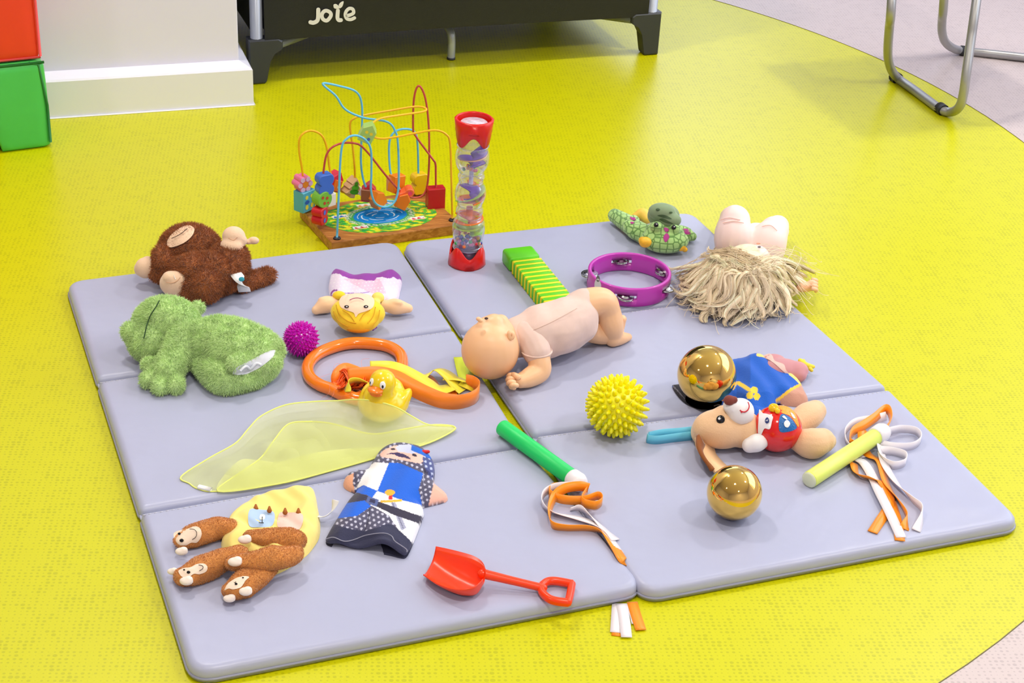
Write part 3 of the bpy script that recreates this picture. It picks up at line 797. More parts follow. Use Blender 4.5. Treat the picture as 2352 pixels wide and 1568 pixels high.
rain.part('spindle', tube([t_at(.32 * TZ), t_at(.40 * TZ)], .006, 10), M_or); rain.part('spindle', tube([t_at(.56 * TZ), t_at(.66 * TZ)], .004, 10), M('lilac_plastic', (200, 196, 226), .4))
rain.part('spindle', tube([t_at(.03 * TZ), t_at(.10 * TZ)], R0 * .6, 16), M('violet_core', (96, 70, 130), .4))
bc = [(20, 70, 200), (220, 40, 60), (40, 180, 70), (250, 130, 60), (240, 120, 180), (30, 40, 160), (250, 170, 60)]
rg = random.Random(3)
for i in range(46):
    a = rg.random() * 2 * PI; k = R0 * .72 * math.sqrt(rg.random()); z = .155 + .022 * (i // 20) + .006 * rg.random()
    cc = t_at(z * TZ, k * math.cos(a), k * math.sin(a)); m_ = M('bead_colour_%d' % (i % 7), bc[i % 7], .3)
    rain.part('bead', ell(cc, .0036, n=8, m=6), m_)
for i in range(14):
    a = rg.random() * 2 * PI; k = R0 * .5 * math.sqrt(rg.random()); rain.part('bead', ell(t_at(.655 * TZ + .003, k * math.cos(a), k * math.sin(a)), .003, n=8, m=6), M('bead_colour_%d' % (i % 7), bc[i % 7], .3))

# ---- green and yellow scraper
M_lg = M('apple_green_plastic', (96, 204, 24), .34); M_ly = M('lemon_plastic', (238, 224, 8), .36)
a0, a1 = P(1189, 572, T + .024), P(1296, 706, T + .024)
ax = a1 - a0; ax[2] = 0; AL = np.linalg.norm(ax); ax /= AL; ay = np.array([-ax[1], ax[0], 0])
sc = Thing('ridged_scraper', 'apple green ridged scraper block with yellow stripes', 'instrument', (a0 + a1) / 2 * [1, 1, 0] + [0, 0, T])
HW = .0285; ht = .0135
SB = np.stack([ax, ay, [0, 0, 1.0]]); s_at = lambda s, z=0: np.array([*(a0 + ax * s)[:2], T + .0135 + z])
sc.part('end_cap', rbox(s_at(.018), (.022, HW + .001, ht + .001), SB, .006, 3), M_lg)
sc.part('body', rbox(s_at(AL / 2), (AL / 2 + .004, HW - .002, ht - .0015), SB, .005, 3), M_lg)
nr = 11
for i in range(nr):
    s = .050 + i * (AL - .076) / (nr - 1)
    sc.part('yellow_rib', rbox(s_at(s), (.0030, HW, ht), SB, .0028, 2), M_ly)
    if i < nr - 1: sc.part('green_rib', rbox(s_at(s + (AL - .076) / (nr - 1) / 2), (.0027, HW - .0006, ht - .0004), SB, .0022, 2), M_lg)
sc.part('end_cap', rbox(s_at(AL - .004), (.018, HW + .001, ht + .001), SB, .006, 3), M_lg)

# ---- tambourine
M_tam = M('orchid_plastic', (196, 58, 178), .30, coat=.3); M_jin = M('steel_jingle', (190, 190, 190), .22, metal=1.0); M_hole = M('slot_shadow', (92, 22, 84), .6)
rim = np.array([P(x, y, T + .036) for x, y in ((1350.5, 612), (1542, 625))]); tc_ = rim.mean(0)
TR = np.linalg.norm(rim[1] - rim[0]) / 2; TR = 96.0 / ppm(P(1446, 622, T + .036)); tc_ = P(1446.5, 620, T + .036) * [1, 1, 0] + [0, 0, T]
TH_ = .036; th_ = .0065
tam = Thing('tambourine', 'orchid pink tambourine ring with steel jingles', 'instrument', tc_)
slot_a = [math.radians(a) for a in (100, 28, 172, -97, -24)]; sw_ = .28
def ring_with_slots():
    n = 360; V, F = [], []; z0, z1, za, zb = 0.0005, TH_, TH_ * .41, TH_ * .63
    zs = [z0, z0 + .002, za, zb, z1 - .0022, z1 - .0006, z1]
    ro = [TR - .0012, TR, TR, TR, TR, TR - .0009, TR - .0022]; ri = [TR - th_ + .0012, TR - th_, TR - th_, TR - th_, TR - th_, TR - th_ + .0009, TR - th_ + .0022]
    m = len(zs)
    for i in range(n):
        a = 2 * PI * i / n
        for r_, z in list(zip(ro, zs)) + list(zip(ri, zs)): V.append((tc_[0] + r_ * math.cos(a), tc_[1] + r_ * math.sin(a), T + z))
    def cut(i):
        a = 2 * PI * (i + .5) / n
        return any(abs((a - s + PI) % (2 * PI) - PI) < sw_ for s in slot_a)
    I = lambda i, side, j: (i % n) * 2 * m + side * m + j
    for i in range(n):
        for j in range(m - 1):
            if j == 2 and cut(i): continue
            F += [(I(i, 0, j), I(i + 1, 0, j), I(i + 1, 0, j + 1), I(i, 0, j + 1)), (I(i, 1, j), I(i, 1, j + 1), I(i + 1, 1, j + 1), I(i + 1, 1, j))]
        F += [(I(i, 0, m - 1), I(i + 1, 0, m - 1), I(i + 1, 1, m - 1), I(i, 1, m - 1)), (I(i, 0, 0), I(i, 1, 0), I(i + 1, 1, 0), I(i + 1, 0, 0))]
        if cut(i):
            F += [(I(i, 0, 2), I(i + 1, 0, 2), I(i + 1, 1, 2), I(i, 1, 2)), (I(i, 0, 3), I(i, 1, 3), I(i + 1, 1, 3), I(i + 1, 0, 3))]
            if not cut(i - 1): F.append((I(i, 0, 2), I(i, 1, 2), I(i, 1, 3), I(i, 0, 3)))
            if not cut(i + 1): F.append((I(i + 1, 0, 2), I(i + 1, 0, 3), I(i + 1, 1, 3), I(i + 1, 1, 2)))
    return fix_normals((np.array(V), F))
tam.part('ring', ring_with_slots(), M_tam)
for a in slot_a:
    q = tc_ + [(TR - th_ / 2) * math.cos(a), (TR - th_ / 2) * math.sin(a), TH_ * .53]
    tam.part('pin', tube([q - [0, 0, TH_ * .3], q + [0, 0, TH_ * .3]], .0008, 8), M_jin)
    for s in (-1, 1):
        tam.part('jingle', fix_normals(lathe([(.0012, s * .0026), (.006, s * .0024), (.0075, s * .0007), (.0128, s * .0003), (.0152, s * .0010), (.0150, s * .0016), (.0126, s * .0010), (.0080, s * .0015), (.0064, s * .0033), (.0012, s * .0034)], 28, q, basis([.1 * math.cos(a + 1), .1 * math.sin(a), 1]), closed=True)), M_jin)
# small grey and white printed figure on the ring
def on_ring(px, py):
    d = ray(px, py); o = _C[:2] - tc_[:2]; A_ = d[:2] @ d[:2]; B2 = o @ d[:2]; C_ = o @ o - (TR + .0004) ** 2
    tt = (-B2 - math.sqrt(max(B2 * B2 - A_ * C_, 0))) / A_; return _C + d * tt
def ring_print(poly, mat, name):
    q = spline(poly, 4, True); V = [on_ring(*p) for p in q]; cen = np.mean(V, 0); V = np.array(V + [cen]); n = len(q)
    return tam.part(name, (V, [(i, (i + 1) % n, n) for i in range(n)]), mat)
M_pw, M_pg = M('print_white', (232, 222, 232), .4), M('print_grey', (120, 112, 124), .4)
ring_print([(1366, 661), (1366, 648), (1370, 641), (1375, 640), (1379, 648), (1381, 656), (1379, 664), (1372, 664)], M_pw, 'printed_figure')
ring_print([(1369, 640), (1371, 634), (1376, 634), (1378, 642), (1375, 647), (1371, 646)], M_pg, 'printed_figure')

# ---- red spade
M_sp = M('orange_red_plastic', (255, 66, 14), .30)
sp = Thing('toy_spade', 'orange red plastic toy spade at the near edge', 'spade', P(1140, 1325, T))
def spade_blade():
    # blade rows from the mouth to the heel: left rim, bottom and right rim of each row
    rows = [((1001, 1254, .020), (990, 1318, .004), (972, 1318, .014)), ((1030, 1260, .026), (1020, 1320, .002), (1002, 1338, .017)), ((1062, 1268, .031), (1050, 1325, .001), (1035, 1350, .021)),
            ((1090, 1277, .034), (1075, 1330, .001), (1065, 1352, .025)), ((1108, 1290, .034), (1096, 1325, .004), (1092, 1345, .027)), ((1116, 1307, .032), (1110, 1318, .016), (1110, 1328, .028))]
    out = []
    for l, m_, r_ in rows:
        L_, R_ = P(l[0], l[1], T + l[2]), P(r_[0], r_[1], T + r_[2]); mid = (L_ + R_) / 2; mid[2] = T + m_[2] + .0015
        d = R_ - L_; pr = []
        for s in np.linspace(0, 1, 17):
            q = L_ + d * s; k = 1 - abs(2 * s - 1) ** 3.2; q = q.copy(); q[2] = q[2] * (1 - k) + mid[2] * k; pr.append(q)
        out.append(pr)
    A3 = np.array(out); A3 = np.array([spline(A3[:, j], 6) for j in range(17)]).transpose(1, 0, 2); m, n = A3.shape[:2]
    lowr = A3 - [0, 0, .0022]; V = np.concatenate([A3.reshape(-1, 3), lowr.reshape(-1, 3)]); F = []; k = m * n
    I = lambda i, j: i * n + j
    for i in range(m - 1):
        for j in range(n - 1): F += [(I(i, j), I(i + 1, j), I(i + 1, j + 1), I(i, j + 1)), (k + I(i, j), k + I(i, j + 1), k + I(i + 1, j + 1), k + I(i + 1, j))]
        F += [(I(i, 0), k + I(i, 0), k + I(i + 1, 0), I(i + 1, 0)), (I(i, n - 1), I(i + 1, n - 1), k + I(i + 1, n - 1), k + I(i, n - 1))]
    for j in range(n - 1): F += [(I(0, j), I(0, j + 1), k + I(0, j + 1), k + I(0, j)), (I(m - 1, j), k + I(m - 1, j), k + I(m - 1, j + 1), I(m - 1, j + 1))]
    return fix_normals((V, F))
sp.part('blade', spade_blade(), M_sp)
h0, h1 = P(1108, 1317, T + .019), P(1248, 1350, T + .0075)
sp.part('shaft', limb([h0, (h0 + h1) / 2, h1], [.0066, .0056, .0054], 6, 12), M_sp)
loop = spline([P(1244, 1347, T + .007), P(1256, 1336, T + .007), P(1275, 1334, T + .007), P(1309, 1340, T + .007), P(1313, 1344, T + .007), P(1306, 1378, T + .007), P(1300, 1383, T + .007), P(1266, 1377, T + .007), P(1247, 1362, T + .007)], 6, True)
sp.part('grip', tube(loop, .0052, 12, True, flat=1.15), M_sp)

# ---- ribbon wands
def stick(a, b, r0):
    ax_ = b - a; L = np.linalg.norm(ax_); B = basis(ax_)
    return lathe([(0, 0), (r0 * .8, 0), (r0 * .97, r0 * .08), (r0, r0 * .25), (r0, L)], 32, a, B)
M_wg = M('green_wand_plastic', (20, 214, 104), .42, vary=.06, vscale=14); M_ww = M('white_plastic', (240, 238, 240), .35); M_wy = M('pale_lime_wand', (226, 240, 110), .4, sss=.3)
M_ro, M_rw = M('orange_satin', (255, 150, 0), .36, sheen=.2), M('white_satin', (240, 234, 238), .4, sheen=.3)
r_ = .0125
g0, g1 = P(1155, 982, T + r_), P(1318, 1100, T + r_); gx = (g1 - g0) / np.linalg.norm(g1 - g0)
wd = Thing('ribbon_wand', 'green ribbon wand with orange and white streamers', 'ribbon wand', (g0 + g1) / 2 * [1, 1, 0] + [0, 0, T])
wd.part('handle', stick(g0 - gx * .002, g1, r_), M_wg)
wd.part('end_plug', stick(g0 - gx * .0028, g0, r_ * .9), M('pale_plug', (214, 222, 208), .5))
wd.part('ferrule', fix_normals(lathe([(r_ * 1.0, -.002), (r_ * 1.12, 0), (r_ * 1.16, .014), (r_ * .95, .021), (r_ * .5, .024), (0, .0245)], 28, g1 - gx * .004, basis(gx))), M_ww)
rw = .0142
wd.part('ribbon', ribbon([(1352, 1120, T + .016, 80), (1330, 1116, T + .020, 70), (1296, 1122, T + .018, 60), (1272, 1142, T + .012, 60), (1262, 1175, T + .010, 70), (1268, 1204, T + .007, 80), (1300, 1212, T + .006, 75), (1350, 1213, T + .006, 70), (1383, 1222, T + .005, 50), (1408, 1250, T + .003, 20), (1428, 1282, T + .002, 8), (1436, 1296, T - .006, 0)], rw, 10), M_ro)
wd.part('ribbon', ribbon([(1350, 1122, T + .012, 90), (1336, 1150, T + .010, 90), (1366, 1160, T + .010, 90), (1383, 1150, T + .010, 90), (1374, 1138, T + .010, 90), (1340, 1148, T + .009, 85), (1290, 1146, T + .009, 85), (1262, 1132, T + .010, 90), (1272, 1118, T + .011, 90), (1310, 1118, T + .012, 90)], rw, 10), M_ro)
wd.part('ribbon', ribbon([(1330, 1116, T + .015, 80), (1280, 1118, T + .012, 85), (1250, 1132, T + .010, 88), (1246, 1156, T + .008, 80), (1272, 1176, T + .005, 40), (1330, 1190, T + .004, 15), (1370, 1204, T + .004, 20), (1396, 1222, T + .004, 30), (1414, 1240, T + .003, 10)], rw, 10), M_rw)
wd.part('ribbon', ribbon([(1310, 1170, T + .004, 60), (1332, 1166, T + .006, 80), (1352, 1180, T + .006, 60), (1380, 1208, T + .005, 30), (1402, 1236, T + .003, 20), (1424, 1270, T + .002, 10)], rw * .8, 10), M_rw)
# the streamer ends that come out from under the mat on the floor
wd.part('ribbon_end', ribbon([(1418, 1386, .002, 0), (1416, 1420, .0022, 0), (1414, 1452, .0016, 0)], rw, 6), M_rw)
wd.part('ribbon_end', ribbon([(1427, 1386, .003, 0), (1434, 1420, .003, 0), (1439, 1463, .0026, 0)], rw, 6), M_rw)
wd.part('ribbon_end', ribbon([(1452, 1382, .003, 0), (1460, 1410, .003, 0), (1472, 1446, .0024, 0)], rw, 6), M_ro)
wd.part('ribbon_end', ribbon([(1440, 1386, .0022, 0), (1452, 1412, .0022, 0), (1457, 1432, .0018, 0)], rw * .5, 6), M_rw)
wd.part('ribbon_end', ribbon([(1419, 1440, .0008, 0), (1417, 1460, .0008, 0)], rw, 4), M_ro)
y0, y1 = P(1858, 1102, T + r_), P(2014, 1000, T + r_ + .004); yx = (y1 - y0) / np.linalg.norm(y1 - y0)
wd = Thing('ribbon_wand', 'pale lime ribbon wand with white and orange streamers', 'ribbon wand', (y0 + y1) / 2 * [1, 1, 0] + [0, 0, T])
wd.part('handle', stick(y0, y1, r_), M_wy)
wd.part('end_plug', stick(y0 - yx * .0016, y0, r_ * .96), M('pale_lime_plug', (226, 232, 196), .5))
wd.part('ferrule', fix_normals(lathe([(r_ * 1.0, -.002), (r_ * 1.14, 0), (r_ * 1.18, .016), (r_ * .95, .024), (r_ * .4, .026), (0, .026)], 28, y1 - yx * .003, basis(yx))), M_ww)
def rb(mat, *pts, w=rw): wd.part('ribbon', ribbon(pts, w, 10), mat)
rb(M_ro, (2030, 985, T + .022, 40), (2046, 960, T + .016, 80), (2036, 938, T + .012, 70), (2010, 958, T + .012, 55), (1985, 975, T + .012, 50), (1960, 990, T + .011, 70), (1952, 1010, T + .008, 80), (1962, 1020, T + .004, 40), (1975, 1040, T + .003, 10))
rb(M_rw, (2036, 955, T + .006, 60), (2010, 962, T + .006, 60), (1965, 970, T + .006, 75), (1942, 990, T + .007, 85), (1945, 1014, T + .006, 70), (1962, 1028, T + .003, 20), (1985, 1050, T + .002, 0))
rb(M_ro, (1984, 985, T + .006, 30), (1980, 1000, T + .005, 10), (1990, 1040, T + .003, 0), (2020, 1060, T + .004, 20), (2036, 1110, T + .005, 30), (2064, 1150, T + .006, 60), (2083, 1185, T + .006, 85), (2080, 1205, T + .004, 40), (2076, 1214, T + .002, 10))
rb(M_ro, (1960, 1062, T + .004, 20), (1968, 1088, T + .005, 40), (2000, 1099, T + .006, 50), (2026, 1108, T + .006, 10), (2042, 1140, T + .004, 0), (2040, 1165, T + .003, 0), (2022, 1195, T + .003, 10), (2004, 1222, T + .002, 0))
rb(M_rw, (1968, 1054, T + .005, 10), (1985, 1064, T + .005, 0), (2004, 1095, T + .004, 0), (2020, 1130, T + .006, 0), (2045, 1180, T + .006, 0), (2070, 1234, T + .002, 0), w=rw * 1.05)
rb(M_ro, (2046, 1150, T + .002, 0), (2060, 1195, T + .002, 0), (2067, 1241, T + .001, 0))
rb(M_rw, (2024, 1040, T + .005, 20), (2034, 1070, T + .006, 10), (2060, 1110, T + .006, 30), (2094, 1145, T + .007, 75), (2116, 1165, T + .007, 90), (2117, 1190, T + .005, 60), (2104, 1218, T + .002, 10), w=rw * .9)
rb(M_rw, (2040, 990, T + .014, 90), (2070, 985, T + .010, 90), (2104, 990, T + .008, 90), (2115, 1008, T + .008, 90), (2095, 1024, T + .007, 90), (2055, 1026, T + .007, 80), (2020, 1020, T + .008, 70))
rb(M_rw, (2020, 1020, T + .012, 40), (2026, 1050, T + .007, 60), (2050, 1068, T + .007, 90), (2078, 1062, T + .007, 90), (2079, 1045, T + .007, 90), (2050, 1036, T + .007, 90), (2022, 1034, T + .007, 60))
# ================================================================== bead maze
BZ = .021
mz = [P(680, 476, BZ), P(762, 557, BZ), P(1060, 514, BZ), P(985, 438, BZ)]     # back-left, front-left, front-right, back-right
e1 = mz[2] - mz[1]; MW = np.linalg.norm(e1); e1 /= MW; e2 = np.array([-e1[1], e1[0], 0]); MD = abs((mz[0] - mz[1]) @ e2)
E2 = ((mz[0] - mz[1]) + (mz[3] - mz[2])) / 2; mo = mz[1]
m_at = lambda a, b, z=0.0: mo + e1 * a * MW + E2 * b + np.array([0, 0, z])   # on the board's top
def mz_pt(px, py, b): return on_plane(px, py, m_at(0, b), e2)                      # seen at px, py in the vertical plane at depth b
maze = Thing('bead_maze', 'wooden bead maze with yellow blue and red wires', 'bead maze', m_at(.5, .5, -BZ))
mcen = m_at(.5, .5, -BZ / 2); MB = np.stack([e1, e2, [0, 0, 1.0]])
def wood_mat():
    m = bpy.data.materials.new('varnished_wood'); m.use_nodes = True; nt = m.node_tree; b = nt.nodes['Principled BSDF']; L = nt.links.new
    tc = nt.nodes.new('ShaderNodeTexCoord'); mp = nt.nodes.new('ShaderNodeMapping'); mp.inputs['Scale'].default_value = (10, 60, 60); mp.inputs['Rotation'].default_value = (0, 0, -math.atan2(e1[1], e1[0]))
    nz = nt.nodes.new('ShaderNodeTexNoise'); nz.inputs['Scale'].default_value = 2.2; nz.inputs['Detail'].default_value = 6; nz.inputs['Distortion'].default_value = .8
    cr = nt.nodes.new('ShaderNodeValToRGB'); cr.color_ramp.elements[0].position = .3; cr.color_ramp.elements[0].color = tuple(lin((150, 88, 32))) + (1,); cr.color_ramp.elements[1].position = .7; cr.color_ramp.elements[1].color = tuple(lin((206, 142, 70))) + (1,)
    L(tc.outputs['Object'], mp.inputs[0]); L(mp.outputs[0], nz.inputs['Vector']); L(nz.outputs[0], cr.inputs[0]); L(cr.outputs[0], b.inputs['Base Color']); b.inputs['Roughness'].default_value = .38
    return m
maze.part('board', fix_normals(extrude(np.array([m_at(0, 0, -BZ), m_at(1, 0, -BZ), m_at(1, 1, -BZ), m_at(0, 1, -BZ)]), np.array([0, 0, BZ]), .0015)), wood_mat(), smooth=False)
# printed picture on the board: a green garden round a blue pond
def print_disc():
    n, m = 200, 90; V, C = [], []
    for j in range(m + 1):
        for i in range(n):
            a = 2 * PI * i / n; s = j / m; w_ = 1 + .03 * mnoise.noise(Vector((math.cos(a) * 4, math.sin(a) * 4, 1.0)))
            V.append(m_at(.5 + .43 * s * w_ * math.cos(a), .5 + .44 * s * w_ * math.sin(a), .0004))
            x, y = s * math.cos(a), s * math.sin(a)
            c = (92, 190, 50)
            k1 = mnoise.noise(Vector((x * 9, y * 9, 3))); k2 = mnoise.noise(Vector((x * 13, y * 13, 9))); k3 = mnoise.noise(Vector((x * 26, y * 26, 5)))
            if k1 > .10: c = (222, 224, 40)
            elif k1 < -.2: c = (40, 160, 74)
            if k3 > .42 and s > .5: c = (214, 84, 40)
            if s < .60 + .04 * k2: c = (70, 170, 90)
            if .50 < s < .62 and k3 > .0: c = (206, 214, 190)
            if s < .47: c = (12, 134, 214)
            if s < .47:
                for q, ph in ((.40, 0), (.33, .5), (.25, .2), (.14, .8)):
                    if abs(s - q) < .011 and math.sin(a * 3 + ph * 9) > -.1: c = (220, 236, 246)
            # little boats and houses
            for ba, bs, bc_ in ((3.95, .72, (214, 70, 60)), (5.6, .72, (210, 60, 70)), (2.75, .72, (40, 110, 200)), (1.7, .74, (236, 150, 40)), (1.2, .72, (70, 110, 200))):
                dx, dy = x - bs * math.cos(ba), y - bs * math.sin(ba)
                if abs(dx) < .13 and abs(dy) < .085: c = (240, 238, 232)
                if abs(dx) < .11 and -.065 < dy < .0 + .05 * math.sin(dx * 60): c = bc_
            C.append(lin(c))
    F = [(j * n + i, j * n + (i + 1) % n, (j + 1) * n + (i + 1) % n, (j + 1) * n + i) for j in range(m) for i in range(n)]
    return (np.array(V), F), np.array(C)
VF, C_ = print_disc()
M_print = M('garden_print', (255, 255, 255), .35, attr=True)
maze.part('printed_garden', VF, M_print, 'garden picture with a blue pond', col=C_)
M_w = {'y': M('yellow_wire', (250, 190, 14), .3), 'b': M('sky_blue_wire', (104, 192, 222), .3), 'r': M('brick_red_wire', (198, 78, 62), .3)}
def wire(key, pts):
    q = np.array([mz_pt(x, y, b) for x, y, b in pts]); q[:, 2] = np.maximum(q[:, 2], BZ + .0005)
    maze.part('wire', tube(spline(q, 7), .0021, 10), M_w[key]); return q
wire('b', [(774, 545, .08), (778, 450, .08), (784, 345, .09), (797, 318, .10), (818, 311, .12), (840, 322, .14), (852, 345, .16), (853, 400, .18), (852, 436, .20), (861, 465, .24), (881, 475, .28), (903, 467, .30), (914, 440, .32), (916, 389, .34), (914, 330, .36), (909, 304, .37), (890, 280, .39), (834, 270, .43), (793, 251, .46), (771, 220, .48), (741, 192, .5), (781, 198, .56), (818, 211, .60), (831, 240, .62), (831, 300, .62), (829, 370, .60), (835, 414, .58), (848, 440, .55), (871, 457, .5), (899, 462, .48), (922, 457, .5), (918, 435, .58), (905, 410, .66), (896, 390, .72), (894, 330, .78), (905, 304, .80), (930, 296, .83), (952, 303, .86), (959, 330, .88), (961, 400, .9), (962, 447, .92)])
wire('r', [(737, 512, .42), (741, 440, .45), (743, 395, .45), (752, 351, .45), (777, 331, .45), (815, 329, .45), (840, 345, .46), (890, 407, .5), (927, 445, .54), (956, 454, .56), (977, 440, .58), (985, 389, .60), (985, 295, .62), (977, 226, .64), (962, 197, .66), (951, 226, .68), (949, 295, .70), (956, 314, .68), (993, 364, .56), (1000, 376, .54), (1001, 400, .54), (1001, 476, .54)])
wire('y', [(703, 478, .90), (698, 430, .90), (694, 390, .90), (687, 345, .90), (690, 314, .90), (712, 300, .90), (738, 310, .90), (751, 340, .90), (756, 380, .90), (764, 412, .88), (785, 440, .84), (806, 436, .80), (815, 408, .78), (811, 345, .76), (804, 289, .74), (813, 272, .72), (840, 264, .70), (890, 255, .64), (952, 245, .56), (976, 248, .50), (973, 256, .46), (921, 264, .40), (871, 273, .32), (848, 292, .26), (850, 310, .22), (874, 318, .19), (906, 315, .17), (952, 306, .15), (999, 299, .13), (1025, 309, .12), (1034, 332, .12), (1037, 420, .12), (1039, 501, .12)])
M_grom = M('black_grommet', (36, 34, 38), .4)
for x, y, b in ((774, 546, .08), (1039, 502, .12)):
    q = mz_pt(x, y, b); q[2] = BZ; maze.part('grommet', fix_normals(lathe([(.002, .003), (.006, .0028), (.0075, 0), (.002, 0)], 20, q)), M_grom)
def bead_shape(kind, px, py, b, size, rgb, tilt=0.0, yaw=0.0, depth=.018, face=None):
    """small wooden bead: a flat outline extruded along the board's depth, turned by yaw and tilt"""
    c_ = mz_pt(px, py, b); s = size
    if kind == 'box': O = [(-.8, -1), (.8, -1), (.8, 1), (-.8, 1)]
    elif kind == 'house': O = [(-.7, -1), (.7, -1), (.7, .35), (0, 1), (-.7, .35)]
    elif kind == 'wave': O = [(.5 + .28 * abs(math.sin(k * 2 * PI)) ** .6, 1 - 2 * k) for k in np.linspace(0, 1, 17)] + [(-.5 - .28 * abs(math.sin(k * 2 * PI)) ** .6, -1 + 2 * k) for k in np.linspace(0, 1, 17)]
    elif kind == 'flower': O = [((.80 + .24 * abs(math.cos(3 * a))) * math.cos(a), (.80 + .24 * abs(math.cos(3 * a))) * math.sin(a)) for a in np.linspace(0, 2 * PI, 48, False)]
    elif kind == 'tree': O = [(-.25, -1), (.25, -1), (.25, -.6), (.9, -.55), (.55, -.1), (.75, 0), (.35, .45), (.5, .5), (0, 1.1), (-.5, .5), (-.35, .45), (-.75, 0), (-.55, -.1), (-.9, -.55), (-.25, -.6)]
    elif kind == 'disc': O = [(math.cos(a), math.sin(a)) for a in np.linspace(0, 2 * PI, 28, False)]
    elif kind == 'twin': O = [(.5 * math.cos(a), .5 + .55 * math.sin(a)) for a in np.linspace(-.6, PI + .6, 14)] + [(.5 * math.cos(a), -.5 + .55 * math.sin(a)) for a in np.linspace(PI - .6, 2 * PI + .6, 14)]
    ca, sa = math.cos(yaw), math.sin(yaw); X = e1 * ca + e2 * sa; Y = -e1 * sa + e2 * ca; Z = np.array([0, 0, 1.0])
    ct, st = math.cos(tilt), math.sin(tilt); X2 = X * ct + Z * st; Z2 = -X * st + Z * ct
    pts = np.array([c_ + X2 * x * s + Z2 * y * s - Y * depth / 2 for x, y in O])
    pb = maze.part('bead', fix_normals(extrude(pts, Y * depth, .0012)), M('bead_%s_%d_%d_%d' % ((kind,) + tuple(rgb)), rgb, .38), smooth=False)
    return c_, X2, Y, Z2, pb
def face_marks(info, marks, depth):
    c_, X2, Y, Z2, pb = info
    for (x, y, rx, ry, rgb) in marks:
        q = np.array([c_ + X2 * (x + rx * math.cos(a)) + Z2 * (y + ry * math.sin(a)) - Y * (depth / 2 + .0003) for a in np.linspace(0, 2 * PI, 16, False)])
        maze.part('painted_mark', fix_normals(extrude(q, -Y * .0004)), M('mark_%d_%d_%d' % rgb, rgb, .4), parent=pb, smooth=False)
fi = bead_shape('flower', 694, 419, .90, .0165, (232, 120, 160), yaw=.25, depth=.024)
face_marks(fi, [(.0115 * math.cos(a), .0115 * math.sin(a), .0048, .0048, (236, 196, 232)) for a in np.linspace(0, 2 * PI, 6, False)] + [(0, 0, .0065, .0065, (240, 140, 30))], .024)
h_ = bead_shape('box', 699, 458, .88, .0205, (84, 178, 206), yaw=.5, depth=.026)
face_marks(h_, [(-.007, .010, .004, .004, (228, 220, 70)), (-.007, -.010, .004, .005, (228, 220, 70)), (.007, .010, .004, .004, (228, 220, 70)), (.007, -.009, .004, .005, (228, 220, 70)), (-.006, 0, .006, .004, (40, 90, 190))], .026)
f2 = bead_shape('disc', 739, 455, .44, .0165, (120, 190, 60), yaw=.35, depth=.022); face_marks(f2, [(-.006, .006, .003, .003, (190, 60, 40)), (.004, .003, .003, .003, (190, 60, 40)), (-.002, -.006, .003, .003, (190, 60, 40)), (.006, -.007, .002, .002, (190, 60, 40))], .022)
bead_shape('box', 757, 457, .48, .012, (236, 228, 220), yaw=.35, depth=.016)
bead_shape('wave', 745, 421, .45, .0205, (62, 112, 206), yaw=.15, depth=.020)
bead_shape('house', 767, 414, .88, .020, (206, 40, 66), tilt=-.5, yaw=.4, depth=.022)
o_ = bead_shape('box', 769, 424, .84, .011, (228, 116, 30), tilt=-.4, yaw=.4, depth=.020); face_marks(o_, [(.001, -.001, .003, .004, (240, 236, 226))], .020)
f3 = bead_shape('wave', 734, 494, .40, .0165, (208, 24, 36), yaw=.7, depth=.022); face_marks(f3, [(0, .008, .004, .005, (84, 100, 200)), (0, -.008, .004, .005, (84, 100, 200))], .022)
tr_ = bead_shape('tree', 808, 429, .78, .019, (210, 170, 120), tilt=-.3, yaw=.2, depth=.024); face_marks(tr_, [(0, .010, .004, .005, (64, 160, 30)), (0, .002, .008, .006, (84, 180, 40)), (0, -.006, .010, .005, (64, 160, 30))], .024)
bead_shape('box', 829, 440, .76, .008, (240, 232, 226), tilt=.8, depth=.016)
bead_shape('house', 847, 439, .60, .019, (204, 44, 62), tilt=-.1, yaw=-.3, depth=.020)
bead_shape('box', 841, 446, .56, .011, (150, 84, 52), yaw=-.6, depth=.012)
bead_shape('house', 865, 454, .50, .018, (240, 132, 24), tilt=.45, yaw=.4, depth=.024)
bead_shape('house', 926, 457, .50, .017, (240, 124, 24), tilt=-.5, yaw=-.3, depth=.024)
tw = bead_shape('twin', 930, 443, .52, .017, (244, 110, 60), tilt=-1.1, yaw=-.2, depth=.024); face_marks(tw, [(0, .009, .0042, .0042, (236, 70, 110)), (0, -.009, .0042, .0042, (236, 70, 110))], .024)
bead_shape('box', 911, 420, .66, .0165, (242, 138, 26), tilt=-.1, yaw=.3, depth=.020)
bead_shape('box', 900, 424, .66, .0155, (230, 160, 110), yaw=-1.1, depth=.006)
bead_shape('wave', 963, 420, .90, .021, (238, 196, 16), yaw=.1, depth=.020)
bead_shape('box', 1000, 453, .54, .0215, (190, 26, 34), yaw=-.1, depth=.022)
gb = bead_shape('house', 846, 302, .26, .019, (168, 206, 104), tilt=-.45, yaw=-.35, depth=.024); face_marks(gb, [(-.004, .002, .003, .003, (238, 214, 40)), (.005, .002, .003, .003, (238, 214, 40)), (-.004, -.009, .003, .003, (238, 214, 40)), (.005, -.009, .003, .003, (70, 110, 190))], .024)
